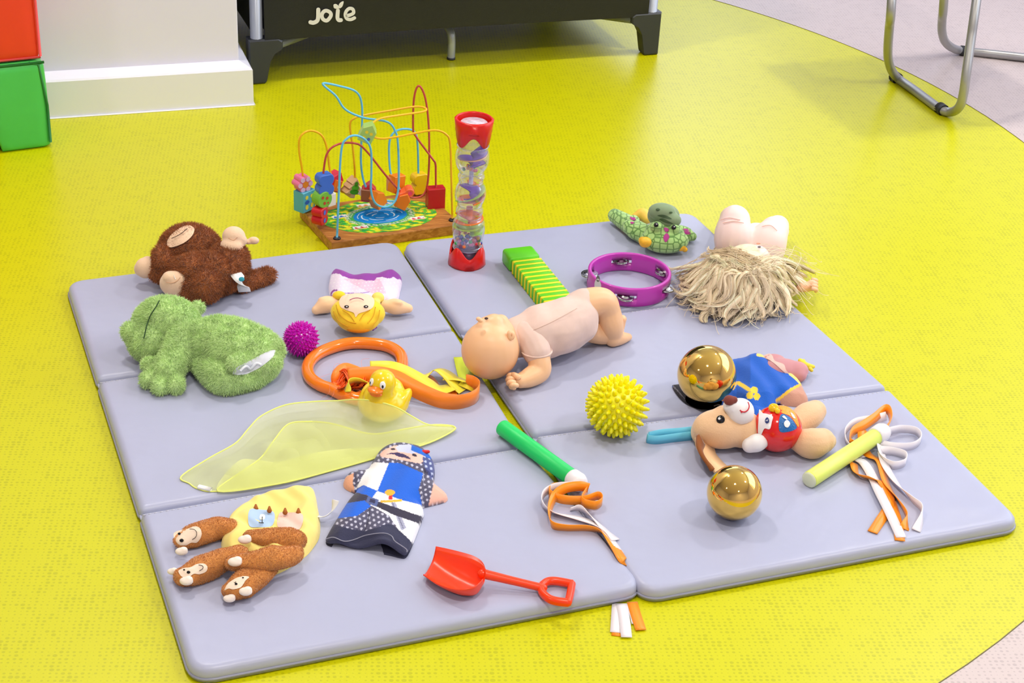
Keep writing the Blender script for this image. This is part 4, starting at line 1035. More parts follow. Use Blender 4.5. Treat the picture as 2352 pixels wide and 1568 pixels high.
# ================================================================== rubber duck
M_duck = M('duck_yellow', (250, 214, 16), .22, sss=.2, coat=.3); M_beak = M('duck_orange', (250, 130, 14), .25, coat=.3)
dk = P(880, 940, T); s_ = 1 / ppm(dk)
def DK(px, py, h): return P(px, py, T + h)
f_ = P(868, 960, T) - P(890, 925, T); f_[2] = 0; f_ /= np.linalg.norm(f_); f_ = np.array([-.42, -.91, 0]); f_ /= np.linalg.norm(f_)   # the way it faces
sd = np.array([-f_[1], f_[0], 0]); DB = np.stack([f_, sd, [0, 0, 1.0]])
dc = P(881, 925, T + .026); dc[2] = T + .028
duck = Thing('rubber_duck', 'yellow rubber duck with orange beak under the scarf edge', 'duck', (dc[0], dc[1], T))
hc = P(879, 878, T + .070); hc[2] = T + .070; rh = 32 / ppm(hc)
def d_at(f, s, z): return dc + f_ * f + sd * s + np.array([0, 0, z])
body = blob([ell(d_at(.0, 0, 0), (.042, .039, .0275), DB), ell(d_at(.012, 0, .012), (.026, .026, .026), DB), limb([d_at(-.02, 0, .008), d_at(-.032, 0, .004), d_at(-.040, 0, .004)], [.024, .018, .009]),
             ell(hc, (rh * .98, rh * .98, rh), DB), ell(d_at(-.008, .030, .006), (.025, .008, .014), np.stack([f_ * .93 + np.array([0, 0, -.3]), sd, [0, 0, 1.0]])), ell(d_at(-.008, -.030, .006), (.025, .008, .014), DB), limb([hc - [0, 0, .012], d_at(.004, 0, .008)], [.019, .024])], .0022, 5)
body[0][:, 2] = np.maximum(body[0][:, 2], T + .0003)
duck.part('body', body, M_duck)
bk = hc + f_ * rh * .88 + np.array([0, 0, -.006])
duck.part('beak', blob([ell(bk + f_ * .003 + [0, 0, .0035], (.0105, .0125, .0045), DB), ell(bk + f_ * .001 + [0, 0, -.0035], (.0085, .0105, .0035), DB), ell(bk + f_ * -.004 + [0, 0, .004], (.008, .009, .007), DB)], .0011, 3), M_beak)
M_wht = M('white_paint', (246, 246, 242), .3); M_blk = M('black_gloss', (14, 12, 14), .15)
for s in (-1, 1):
    dr = f_ * .80 + sd * s * .46 + np.array([0, 0, .30]); dr /= np.linalg.norm(dr); q = hc + dr * rh * .97
    ey = duck.part('eye', ell(q, (.0045, .0062, .0022), np.stack([np.cross([0, 0, 1.0], dr) / np.linalg.norm(np.cross([0, 0, 1.0], dr)), np.cross(dr, np.cross([0, 0, 1.0], dr)) / np.linalg.norm(np.cross([0, 0, 1.0], dr)), dr]), 16, 10), M_wht)
    duck.part('pupil', ell(q + dr * .0016 - np.array([0, 0, .0012]), (.0021, .0034, .0012), basis(dr, np.cross([0, 0, 1.0], dr)), 12, 8), M_blk, parent=ey)

# ================================================================== orange ring with streamers
M_oring = M('orange_gloss', (255, 130, 18), .16, coat=.4)
rg_r = .0098
pts = [(924, 838), (918, 812), (890, 795), (850, 788.5), (806, 788), (765, 797), (726, 815), (707, 840), (712, 866), (735, 884), (762, 894), (800, 912), (845, 919), (890, 905), (916, 870)]
rp = spline([P(x, y, T + rg_r) for x, y in pts], 8, True)
rgt = Thing('streamer_ring', 'glossy orange ring with orange and yellow streamers tied on', 'streamer ring', rp.mean(0) * [1, 1, 0] + [0, 0, T])
rgt.part('ring', tube(rp, rg_r, 20, True), M_oring)
M_st_o, M_st_y = M('orange_streamer', (255, 138, 30), .42, sheen=.3), M('lemon_streamer', (250, 236, 60), .42, sheen=.3); M_fluor = M('lime_streamer', (222, 242, 60), .45)
RW = .026
def RB(mat, *p, w=RW): return rgt.part('streamer', ribbon(p, w, 12), mat)
RB(M_st_o, (800, 866, T + .030, 110), (860, 860, T + .036, 120), (905, 868, T + .034, 126), (940, 886, T + .026, 126), (980, 906, T + .018, 118), (1020, 920, T + .0145, 104), (1060, 922, T + .0142, 88), (1092, 910, T + .0140, 90), (1101, 892, T + .0140, 90), (1088, 880, T + .0140, 90), (1070, 876, T + .0140, 88))
RB(M_st_y, (850, 848, T + .04, 120), (895, 848, T + .044, 125), (925, 856, T + .038, 130), (955, 870, T + .028, 140), (985, 884, T + .018, 160), (1012, 894, T + .010, 178), (1040, 888, T + .010, 190))
RB(M_st_y, (960, 872, T + .004, 10), (985, 858, T + .010, 30), (1005, 848, T + .018, 20), (1030, 862, T + .016, 10), (1052, 888, T + .008, 10), (1064, 898, T + .004, 5), w=RW)
RB(M_st_y, (1020, 866, T + .012, 10), (1052, 870, T + .012, 20), (1075, 880, T + .010, 30), (1070, 892, T + .006, 20), w=RW)
RB(M_fluor, (1074, 890, T + .003, 0), (1072, 870, T + .003, 0), (1066, 846, T + .003, 0), (1060, 820, T + .003, 0))
RB(M_st_o, (960, 872, T + .006, 20), (980, 865, T + .004, 10), (1000, 890, T + .003, 5), (1030, 905, T + .003, 0), (1044, 885, T + .004, 0), w=RW * .8)
RB(M_st_y, (795, 900, T + .02, 40), (800, 880, T + .03, 60), (818, 874, T + .032, 50), (845, 880, T + .026, 30), w=RW * .9)
# bunched gauze of the knot
kn = []
rg2 = random.Random(5)
for i in range(16):
    a = rg2.random() * 6.28; q = []
    for k in range(6):
        s = k / 5; q.append(list(P(775 + 70 * s + 8 * math.sin(a + k * 1.7), 872 + 22 * math.sin(a * 2 + k * 1.3) * (1 - .3 * s), T + .013 + .011 * math.cos(a + k) + .004)) + [rg2.uniform(0, 90)])
    kn.append(band(np.array(q), .011, 8, .0003))
rgt.part('gauze_knot', join(*kn), M('orange_gauze', (255, 104, 30), .5, alpha=.9), 'bunched translucent orange gauze')
kn = [tube(spline([P(768, 880, T + .012), P(772, 862, T + .022), P(790, 846, T + .022), P(815, 850, T + .02), P(838, 856, T + .018)], 6), [.005 + .004 * math.sin(PI * i / 24) for i in range(25)], 10), tube(spline([P(770, 884, T + .010), P(790, 902, T + .012), P(815, 912, T + .012), P(830, 905, T + .012)], 6), [.006 + .003 * math.sin(PI * i / 18) for i in range(19)], 10)]
rgt.part('knot_fold', kn[0], M_st_o); rgt.part('knot_fold', kn[1], M_st_o)
th_l = []
for i in range(26):
    x0, y0 = rg2.uniform(755, 850), rg2.uniform(850, 900); a = rg2.uniform(0, 6.28); L = rg2.uniform(30, 75)
    th_l.append(tube(spline([P(x0, y0, T + .016), P(x0 + L * .5 * math.cos(a), y0 + L * .4 * math.sin(a), T + .022), P(x0 + L * math.cos(a + .3), y0 + L * .55 * math.sin(a + .3) + 6, T + .003)], 6), .00018, 4))
rgt.part('loose_threads', join(*th_l), M('salmon_thread', (255, 150, 120), .6), kind='stuff')

# ================================================================== yellow organza scarf
def organza():
    m = bpy.data.materials.new('yellow_organza'); m.use_nodes = True; nt = m.node_tree; nt.nodes.clear(); L = nt.links.new
    o = nt.nodes.new('ShaderNodeOutputMaterial'); tr = nt.nodes.new('ShaderNodeBsdfTransparent'); df = nt.nodes.new('ShaderNodeBsdfDiffuse'); tl = nt.nodes.new('ShaderNodeBsdfTranslucent')
    for n in (df, tl): n.inputs[0].default_value = tuple(lin((250, 255, 168))) + (1,)
    tr.inputs[0].default_value = (1, 1, .965, 1)
    a = nt.nodes.new('ShaderNodeMixShader'); a.inputs[0].default_value = .25; L(df.outputs[0], a.inputs[1]); L(tl.outputs[0], a.inputs[2])
    b = nt.nodes.new('ShaderNodeMixShader'); b.inputs[0].default_value = .42; L(tr.outputs[0], b.inputs[1]); L(a.outputs[0], b.inputs[2]); L(b.outputs[0], o.inputs[0])
    return m
M_orgz = organza(); M_hem = M('yellow_hem', (244, 250, 130), .6)
sf = Thing('organza_scarf', 'sheer yellow organza scarf lying folded beside the duck', 'scarf', P(720, 1020, T))
def cloth_layer(poly, hfun, step=.006):
    """a sheet over the polygon (px, py, h); its height follows hfun on top of the interpolated rim"""
    O3 = spline(np.array([list(P(p[0], p[1], T + p[2])) for p in poly]), 6, True); O = O3[:, :2]
    lo, hi = O.min(0), O.max(0); gx, gy = np.meshgrid(np.arange(lo[0], hi[0], step), np.arange(lo[1], hi[1], step)); G = np.stack([gx.ravel(), gy.ravel()], 1); G = G[inpoly(G, O)]
    G = G[dist_to(G, O) > step * .5]; pts = np.concatenate([O, G]); n = len(O)
    r = delaunay_2d_cdt([Vector(p) for p in pts], [(i, (i + 1) % n) for i in range(n)], [], 1, 1e-7)
    xy = np.array([v[:] for v in r[0]]); f = np.array([t for t in r[2] if len(t) == 3])
    D = np.linalg.norm(xy[:, None] - O[None], axis=2); w_ = 1 / np.maximum(D, 1e-5) ** 2; z = (w_ * O3[:, 2]).sum(1) / w_.sum(1)
    dd = dist_to(xy, O); z = z + hfun(xy) * np.clip(dd / .03, 0, 1)
    V = np.column_stack([xy, np.maximum(z, T + .0006)])
    a = V[f[:, 0]]; nz = np.cross(V[f[:, 1]] - a, V[f[:, 2]] - a)[:, 2]; f = np.where((nz < 0)[:, None], f[:, ::-1], f)
    return (V, f), O3
def wr(amp, sc, sd_): return lambda xy: amp * np.array([mnoise.noise(Vector((x * sc, y * sc, sd_))) for x, y in xy])
Pa = [(416, 1094, .002), (480, 1052, .006), (540, 1018, .012), (570, 985, .016), (600, 955, .020), (655, 930, .024), (720, 922, .024), (775, 920, .026), (815, 917, .042), (862, 921, .048), (910, 935, .040), (950, 958, .022), (985, 975, .012), (1047, 983, .004), (985, 1016, .003), (880, 1046, .002), (760, 1080, .002), (640, 1110, .001), (500, 1128, .001), (455, 1122, .001), (435, 1110, .001)]
Pb = [(500, 1128, .003), (560, 1080, .010), (600, 1050, .014), (630, 1010, .018), (660, 975, .022), (700, 968, .022), (760, 972, .018), (830, 992, .012), (870, 996, .010), (930, 985, .012), (1000, 975, .008), (1046, 983, .006), (985, 1017, .004), (880, 1047, .003), (760, 1081, .003), (640, 1111, .002)]
for i, (pl, fn) in enumerate(((Pa, wr(.016, 20, 1.0)), (Pb, wr(.015, 24, 4.0)))):
    VF, rim_ = cloth_layer(pl, fn); ly = sf.part('sheer_layer', VF, M_orgz); sf.part('rolled_hem', tube(rim_, .0011, 6, True), M_hem, parent=ly)
VF, rim_ = cloth_layer([(500, 1128, .004), (545, 1060, .014), (590, 1056, .014), (640, 1060, .012), (720, 1040, .014), (800, 1030, .012), (900, 1025, .008), (985, 1016, .005), (880, 1047, .004), (760, 1081, .004), (640, 1111, .003)], wr(.014, 26, 8.0)); sf.part('sheer_layer', VF, M_orgz)
sf.part('care_tag', tube([P(456, 1117, T + .003), P(485, 1124, T + .003)], .0042, 10, flat=.6), M_wht)
# ================================================================== plush toys
def eb(px, py, rx, rz, rd=None, base=T, yaw=0.0, lift=0.0):
    """ellipsoid lump standing on the mat, sized in photo pixels, centre seen at px, py; yaw turns it about z"""
    h = base + .03
    for _ in range(10):
        c = P(px, py, h); k = ppm(c); h = base + rz / k + lift
    rd = rd or (rx + rz) / 2; ca, sa = math.cos(yaw), math.sin(yaw)
    return ell(c, (rx / k, rd / k, rz / k), np.array([[ca, sa, 0], [-sa, ca, 0], [0, 0, 1.0]]))
def clampz(VF, z=T + .0004): VF[0][:, 2] = np.maximum(VF[0][:, 2], z); return VF
M_bfur = M('brown_plush', (166, 96, 46), .85, sheen=.5, vary=.25, vscale=60); M_peach = M('peach_velour', (244, 208, 174), .85, sheen=.4, bump=.2, bscale=300)
M_line = M('dark_thread', (62, 44, 36), .8)
Pt = lambda px, py, h: P(px, py, T + h)
mk = Thing('monkey_plush', 'brown plush monkey on its back with peach hands and feet', 'soft toy', P(460, 640, T))
body = blob([eb(437, 575, 72, 60, 62), eb(476, 630, 80, 50, 48), eb(522, 612, 50, 54, 46), limb([Pt(440, 622, .05), Pt(405, 622, .036), Pt(366, 624, .028)], [.028, .020, .018]), limb([Pt(470, 655, .034), Pt(440, 658, .030)], [.030, .024]),
             limb([Pt(530, 605, .05), Pt(540, 592, .056)], [.03, .024]), limb([Pt(555, 648, .018), Pt(590, 640, .015), Pt(616, 632, .0145)], [.016, .014, .0135]), limb([Pt(372, 585, .055), Pt(376, 600, .05)], [.016, .016])], .0035, 4)
clampz(body); mk.part('body', with_fur(body, 42000, .0062, .00045, (0, 0, -.15), .7), M_bfur, 'brown curly pile')
def patch_on(VFsrc, poly, lift=.002, dense=.0022):
    """a cloth patch laid on a plush surface: the polygon is given in photo px and wrapped to the nearest skin seen there"""
    V, F = VFsrc; V = np.asarray(V); pv = proj(V); depth = np.linalg.norm(V - _C, axis=1)
    q = spline(poly, 5, True); lo, hi = q.min(0), q.max(0); st = 2.4
    gx, gy = np.meshgrid(np.arange(lo[0], hi[0], st), np.arange(lo[1], hi[1], st)); G = np.stack([gx.ravel(), gy.ravel()], 1); G = G[inpoly(G, q)]; G = G[dist_to(G, q) > st * .4]
    pts = np.concatenate([q, G]); n = len(q)
    r = delaunay_2d_cdt([Vector(p) for p in pts], [(i, (i + 1) % n) for i in range(n)], [], 1, 1e-7)
    xy = np.array([v[:] for v in r[0]]); f = np.array([t for t in r[2] if len(t) == 3]); out = []
    for p in xy:
        d2 = ((pv - p) ** 2).sum(1); near = d2 < max(36, d2.min() + 9); dep = depth[near].min() + .0
        sel = near & (depth < dep + .012); w_ = 1 / (d2[sel] + 2); dm = (depth[sel] * w_).sum() / w_.sum()
        out.append(_C + ray(*p) * (dm - lift))
    V2 = np.array(out); dd = dist_to(xy, q); 
    back = V2 + np.array([ray(*p) for p in xy]) * (lift + .003)
    m = len(xy); a = V2[f[:, 0]]; nn = np.cross(V2[f[:, 1]] - a, V2[f[:, 2]] - a); flip = (nn * (a - _C)).sum(1) > 0
    f = np.where(flip[:, None], f[:, ::-1], f)
    return np.concatenate([V2, back]), np.concatenate([f, f[:, ::-1] + m])
def line_on(VFsrc, pts, r=.0008, lift=.002, n=5):
    V = np.asarray(VFsrc[0]); pv = proj(V); depth = np.linalg.norm(V - _C, axis=1); out = []
    for p in spline(pts, n):
        d2 = ((pv - p) ** 2).sum(1); near = d2 < max(36, d2.min() + 9); out.append(_C + ray(*p) * (depth[near].min() - lift))
    out = np.array(out)
    for _ in range(2): out[1:-1] = (out[:-2] + 2 * out[1:-1] + out[2:]) / 4
    return tube(out, r, 6)
def dot_on(VFsrc, px, py, r, lift=.001, flat=.5, rx=None):
    V = np.asarray(VFsrc[0]); pv = proj(V); depth = np.linalg.norm(V - _C, axis=1); d2 = ((pv - [px, py]) ** 2).sum(1); near = d2 < max(36, d2.min() + 9)
    c_ = _C + ray(px, py) * (depth[near].min() - lift); k = ppm(c_); return ell(c_, ((rx or r) / k, r / k, r * flat / k), np.stack([_rt, _up, -_fw]), 16, 10)
fc = mk.part('face', patch_on(body, [(383, 557), (392, 540), (412, 524), (432, 517), (446, 524), (442, 540), (425, 556), (402, 566), (388, 567)], .006), M_peach, 'peach face patch')
mk.part('mouth_line', line_on(body, [(394, 547), (408, 541), (420, 533), (430, 525)], .0006, .0075), M_line, parent=fc)
mk.part('hand', blob([eb(334, 615, 24, 25, 23, lift=.014), eb(320, 617, 12, 16, 16, lift=.018), eb(339, 602, 16, 14, 16, lift=.028)], .002, 4), M_peach)
ft = clampz(blob([eb(402, 652, 36, 32, 24, lift=.012), eb(420, 642, 22, 26, 20, lift=.018), eb(392, 638, 20, 16, 18, lift=.036)], .002, 3)); mk.part('foot', ft, M_peach)
mk.part('foot_stitch', line_on(ft, [(381, 648), (395, 650), (407, 645), (414, 637)], .0005, .001), M('peach_thread', (214, 160, 120), .8)); mk.part('foot_stitch', line_on(ft, [(399, 632), (403, 641)], .0006, .001), M_wht)
f2 = blob([eb(537, 543, 27, 24, 24, lift=.072), eb(532, 564, 27, 19, 22, lift=.064), eb(556, 552, 12, 14, 12, lift=.075)], .002, 4); mk.part('foot', f2, M_peach)
mk.part('foot_stitch', line_on(f2, [(524, 546), (536, 552), (545, 545)], .0005, .001), M('peach_thread', (214, 160, 120), .8))
mk.part('ear', blob([eb(583, 552, 13, 9, 9, lift=.072), eb(570, 555, 12, 6, 8, lift=.072)], .0018, 3), M_peach)
tg = mk.part('sewn_tag', ribbon([(541, 628, T + .050, 0), (550, 640, T + .046, 0), (557, 655, T + .034, 10), (562, 670, T + .018, 15)], .021, 8), M_wht, 'white cloth tag')
mk.part('tag_print', ell(P(555, 641, T + .050), (.005, .001, .004), np.stack([_rt, -_fw, _up]), 14, 8), M('teal_print', (40, 160, 180), .5), parent=tg)

# ---- frog hand puppet
M_frog = M('lime_plush', (206, 238, 158), .85, sheen=.6, vary=.14, vscale=40); M_liner = M('white_lining', (236, 240, 248), .6)
fg = Thing('frog_puppet', 'shaggy lime green frog hand puppet at the mat edge', 'soft toy', P(450, 810, T))
frog = blob([eb(384, 745, 78, 66, 60), eb(345, 785, 50, 46, 44), eb(300, 762, 20, 24, 20, lift=.030), eb(455, 706, 14, 14, 14, lift=.045),
             limb([Pt(430, 780, .042), Pt(405, 820, .030), Pt(385, 850, .022)], [.032, .025, .022]), limb([Pt(375, 850, .020), Pt(344, 838, .022)], [.015, .0125]), limb([Pt(375, 855, .016), Pt(340, 872, .013)], [.015, .0125]), limb([Pt(382, 862, .014), Pt(368, 888, .012)], [.015, .0125]), limb([Pt(395, 862, .014), Pt(404, 886, .012)], [.015, .0125]),
             limb([Pt(476, 792, .040), Pt(510, 800, .040), Pt(560, 815, .036), Pt(588, 826, .034)], [.032, .041, .043, .038]), limb([Pt(470, 830, .022), Pt(510, 868, .020), Pt(545, 872, .018), Pt(590, 862, .018), Pt(626, 832, .020)], [.022, .024, .020, .017, .015]),
             limb([Pt(455, 765, .058), Pt(500, 757, .060), Pt(560, 772, .060), Pt(615, 792, .050), Pt(636, 806, .036)], [.018, .022, .024, .020, .013]), limb([Pt(540, 835, .052), Pt(575, 820, .050), Pt(605, 806, .046), Pt(632, 804, .036)], [.012, .012, .012, .011])], .0032, 3)
clampz(frog)
slit = [(534, 858), (546, 842), (578, 826), (612, 808), (632, 804), (628, 818), (608, 836), (586, 850), (560, 860)]
fr_ = with_fur(frog, 62000, .0056, .00045, (-.1, -.1, -.2), .8, keep=lambda X: ~inpoly(proj(X), slit), curl=.4)
fg.part('body', fr_, M_frog, 'shaggy lime green pile')
fg.part('lining', patch_on(frog, slit, .0015), M_liner, 'white lining inside the sleeve')
fg.part('lining_fold', line_on(frog, [(552, 851), (565, 840), (575, 848), (588, 834), (600, 838)], .0022, .002), M_liner)
fg.part('mouth_line', line_on(frog, [(366, 690), (358, 705), (345, 725), (337, 748), (332, 770), (330, 777)], .0010, .0062), M('dark_green_crease', (36, 70, 30), .8))  # dark line paints in the shade of the muzzle crease

# ---- dragon hand puppet
def scale_mat():
    m = bpy.data.materials.new('scale_print_velour'); m.use_nodes = True; nt = m.node_tree; b = nt.nodes['Principled BSDF']; L = nt.links.new
    tc = nt.nodes.new('ShaderNodeTexCoord'); v = nt.nodes.new('ShaderNodeTexVoronoi'); v.feature = 'DISTANCE_TO_EDGE'; v.inputs['Scale'].default_value = 85; v.inputs['Randomness'].default_value = .35
    cr = nt.nodes.new('ShaderNodeValToRGB'); cr.color_ramp.elements[0].position = .02; cr.color_ramp.elements[0].color = tuple(lin((92, 140, 64))) + (1,); cr.color_ramp.elements[1].position = .14; cr.color_ramp.elements[1].color = tuple(lin((172, 214, 130))) + (1,)
    L(tc.outputs['Object'], v.inputs['Vector']); L(v.outputs[0], cr.inputs[0]); L(cr.outputs[0], b.inputs['Base Color']); b.inputs['Roughness'].default_value = .8; b.inputs['Sheen Weight'].default_value = .4
    return m
M_scale = scale_mat(); M_grey = M('sage_velour', (136, 158, 120), .85, sheen=.4); M_mag = M('magenta_embroidery', (170, 42, 130), .6); M_gold2 = M('golden_satin', (250, 190, 44), .45, vary=.15, vscale=90); M_dg = M('dark_green_embroidery', (70, 96, 60), .7)
dr = Thing('dragon_puppet', 'green scaly dragon hand puppet beside the tambourine', 'soft toy', P(1500, 555, T))
dh = clampz(blob([eb(1527, 551, 56, 30, 38), eb(1520, 535, 40, 30, 32, lift=.010), eb(1545, 535, 26, 22, 22, lift=.016), eb(1508, 520, 16, 12, 12, lift=.045), eb(1549, 526, 14, 11, 11, lift=.042)], .0025, 5)); dr.part('head', dh, M_scale)
sn = blob([eb(1524, 495, 38, 29, 25, lift=.038), eb(1520, 486, 32, 21, 21, lift=.058), eb(1539, 505, 27, 18, 17, lift=.048)], .0025, 5); snp = dr.part('snout', sn, M_grey)
dr.part('nostril', dot_on(sn, 1511, 481, 3.2, .0005, .4, 5), M_dg, parent=snp); dr.part('nostril', dot_on(sn, 1541, 488, 2.4, .0005, .4, 4), M_dg, parent=snp)
dr.part('snout_stripe', patch_on(sn, [(1510, 495), (1522, 493), (1535, 497), (1543, 503), (1528, 501)], .001), M_dg, parent=snp); dr.part('snout_stripe', patch_on(sn, [(1514, 504), (1524, 502), (1538, 509), (1546, 514), (1530, 512)], .001), M_dg, parent=snp)
dr.part('tongue', blob([eb(1506, 474, 6, 4, 4, lift=.072), eb(1502, 476, 4, 4, 4, lift=.07)], .0015, 2), M('red_felt', (214, 30, 30), .7))
for x, y in ((1507, 516), (1547.5, 522)):
    e_ = dr.part('eye', dot_on(dh, x, y, 5.6, .001, .5), M_blk); dr.part('eye_glint', dot_on(dh, x + 1.5, y - 1.5, 1.2, .004, .4), M_wht, parent=e_)
dr.part('nose_mark', patch_on(dh, [(1525, 524), (1529, 522), (1535, 525), (1536, 529), (1531, 533), (1527, 530)], .0015), M_mag); dr.part('nose_mark', patch_on(dh, [(1531, 535), (1537, 541), (1536, 548), (1529, 556), (1524, 548), (1525, 541)], .0015), M_mag)
dr.part('horn', clampz(blob([eb(1482, 556, 15, 13, 12, lift=.020), eb(1475, 552, 9, 9, 9, lift=.022)], .0018, 3)), M_gold2); dr.part('horn', clampz(blob([eb(1563, 566, 12, 11, 12, lift=.010), eb(1573, 573, 7, 6, 7, lift=.008)], .0018, 3)), M_gold2)
arm = clampz(blob([limb([Pt(1487, 538, .02), Pt(1460, 532, .02), Pt(1446, 520, .024)], [.018, .016, .014]), eb(1455, 508, 15, 15, 14, lift=.010)], .0022, 4)); ap = dr.part('arm', arm, M_scale)
dr.part('palm_mark', patch_on(arm, [(1447, 498), (1454, 496), (1462, 499), (1461, 504), (1452, 505)], .001), M_mag, parent=ap); dr.part('palm_mark', patch_on(arm, [(1448, 509), (1457, 510), (1453, 514), (1449, 513)], .001), M_mag, parent=ap)
arm = clampz(blob([limb([Pt(1560, 535, .018), Pt(1578, 540, .014), Pt(1590, 543, .011)], [.016, .015, .009])], .0022, 3)); ap = dr.part('arm', arm, M_scale)
for o in (0, 5, 9): dr.part('claw_mark', patch_on(arm, [(1567 + o * .3, 527 + o), (1576, 524.5 + o), (1587, 530 + o * .8), (1576, 529 + o)], .001), M_mag, parent=ap)
dr.part('tail', clampz(blob([limb([Pt(1484, 540, .018), Pt(1462, 528, .017), Pt(1436, 510, .018), Pt(1412, 495, .019)], [.020, .019, .017, .014])], .0024, 4)), M_scale)
dr.part('belly_strip', clampz(blob([limb([Pt(1420, 513, .004), Pt(1440, 528, .005), Pt(1462, 546, .004)], [.004, .008, .004])], .0016, 2)), M_gold2)
dr.part('wing', clampz(blob([limb([Pt(1460, 497, .02), Pt(1476, 493, .024), Pt(1486, 503, .02)], [.008, .013, .010])], .0018, 3)), M('golden_wing', (252, 206, 84), .5))

# ---- puppy rattle toy
M_tan = M('tan_velour', (236, 194, 150), .85, sheen=.4, bump=.25, bscale=420); M_cream = M('white_velour', (246, 242, 240), .85, sheen=.3); M_bnose = M('chestnut_velour', (128, 58, 46), .8, sheen=.3)
pp = Thing('puppy_rattle', 'tan plush puppy with a red plastic tummy', 'soft toy', P(1760, 1000, T))
hd = clampz(blob([eb(1655, 985, 66, 45, 50), eb(1705, 985, 48, 42, 50), eb(1610, 992, 24, 28, 36), eb(1672, 957, 40, 26, 34, lift=.030)], .003, 6)); pp.part('head', hd, M_tan)
mzz = blob([eb(1700, 945, 33, 32, 32, lift=.040), eb(1682, 932, 22, 20, 22, lift=.058), eb(1712, 956, 20, 18, 22, lift=.040)], .0025, 5); mp_ = pp.part('muzzle', mzz, M_cream)
pp.part('nose', blob([dot_on(mzz, 1675, 919, 12.5, .002, .8, 14), dot_on(mzz, 1686, 918, 9, .001, .8, 9)], .0016, 3), M_bnose, parent=mp_)
pp.part('smile', line_on(mzz, [(1718, 923), (1721, 932), (1718, 941), (1710, 946), (1702, 944)], .0009, .0012), M('red_thread', (206, 30, 50), .7), parent=mp_); pp.part('smile', line_on(mzz, [(1700, 941), (1704, 948)], .0009, .0012), M('red_thread', (206, 30, 50), .7), parent=mp_)
ey = pp.part('eye', dot_on(hd, 1655, 963, 10, .001, .35), M_blk); pp.part('eye_glint', dot_on(hd, 1652, 961, 3, .004, .3), M_wht, parent=ey)
pp.part('eyebrow', line_on(hd, [(1640, 932), (1648, 929), (1655, 930)], .0008, .001), M_blk)
pp.part('ear', band(np.array([list(Pt(1618, 1016, .016)) + [35], list(Pt(1622, 1035, .013)) + [30], list(Pt(1636, 1056, .010)) + [24], list(Pt(1655, 1076, .006)) + [18], list(Pt(1672, 1092, .004)) + [10]]), .036, 8, .0022), M('apricot_satin', (246, 200, 150), .5))
pp.part('ear_back', band(np.array([list(Pt(1612, 1014, .022)) + [60], list(Pt(1611, 1036, .019)) + [60], list(Pt(1622, 1058, .015)) + [50], list(Pt(1642, 1080, .008)) + [30]]), .030, 8, .0025), M('brown_velour', (140, 76, 20), .85, sheen=.4))
pp.part('hanging_strap', ribbon([(1592, 990, T + .010, 75), (1560, 993, T + .009, 82), (1520, 996, T + .0085, 85), (1489, 1002, T + .008, 88)], .0155, 8), M('sky_satin', (110, 204, 232), .45)); pp.part('hanging_strap', ribbon([(1592, 1000, T + .008, 80), (1550, 1005, T + .0075, 85), (1510, 1010, T + .0075, 88), (1489, 1008, T + .0075, 88), (1486, 1003, T + .008, 88)], .0145, 8), M('sky_satin', (110, 204, 232), .45))
M_tred = M('red_gloss_plastic', (232, 26, 22), .12, coat=.5)
rb_ = eb(1785, 984, 57, 54, 54); rbc = rb_[0].mean(0); rbr = (rb_[0].max(0) - rb_[0].min(0)) / 2; tum = pp.part('tummy', ell(rbc, rbr, None, 48, 30), M_tred)
tv = ell(rbc, rbr, None, 160, 100)
pp.part('blue_panel', patch_on(tv, [(1791, 990), (1790, 962), (1797, 950), (1815, 958), (1828, 975), (1829, 984), (1812, 991)], .0010), M('blue_mesh_plastic', (16, 104, 176), .25, bump=.5, bscale=500), parent=tum)
pp.part('orange_panel', patch_on(tv, [(1795, 947), (1790, 932), (1808, 933), (1824, 945), (1834, 968), (1833, 980), (1816, 956)], .0010), M('amber_mesh_plastic', (244, 160, 20), .25, bump=.5, bscale=500), parent=tum)
pp.part('white_note', patch_on(tv, [(1801, 970), (1808, 964), (1815, 972), (1810, 981), (1803, 979)], .0022), M_wht, parent=tum); pp.part('white_note', patch_on(tv, [(1797, 957), (1801, 954), (1808, 961), (1806, 963)], .0022), M_wht, parent=tum); pp.part('white_note', patch_on(tv, [(1816, 947), (1822, 951), (1827, 960), (1821, 958)], .0022), M_wht, parent=tum)
pp.part('yellow_button', blob([dot_on(tv, 1777, 936, 11, .003, .5, 13), dot_on(tv, 1786, 944, 7, .003, .5)], .0014, 3), M('yellow_gloss', (250, 200, 16), .15), parent=tum)
bib = pp.part('bib', patch_on(tv, [(1742, 965), (1744, 940), (1752, 948), (1762, 950), (1775, 956), (1773, 968), (1768, 985), (1756, 984), (1748, 998), (1741, 994)], .0016), M('white_gloss', (244, 240, 242), .2), 'white collar shape')
pp.part('badge', patch_on(tv, [(1758, 962), (1762, 958), (1766, 962), (1766, 969), (1761, 972), (1757, 968)], .0030), M('navy_print', (34, 52, 116), .3), 'dark blue oval badge', parent=bib)
pp.part('badge_lettering', line_on(tv, [(1759, 967), (1761, 963), (1762, 968), (1764, 962)], .0003, .0036, 3), M_wht, 'tiny white lettering', parent=bib)
pp.part('arm', clampz(blob([limb([Pt(1760, 1008, .024), Pt(1740, 1016, .026), Pt(1722, 1022, .022)], [.009, .014, .012]), eb(1740, 1010, 26, 11, 13, lift=.022)], .0022, 4)), M_cream)
pp.part('arm_tip', clampz(blob([eb(1718, 1020, 15, 14, 12, lift=.010)], .002, 3)), M_tan)
pp.part('leg', clampz(blob([limb([Pt(1826, 975, .026), Pt(1852, 958, .028), Pt(1872, 944, .028)], [.017, .022, .018]), eb(1872, 955, 22, 26, 14, lift=.006)], .0024, 5)), M_tan)
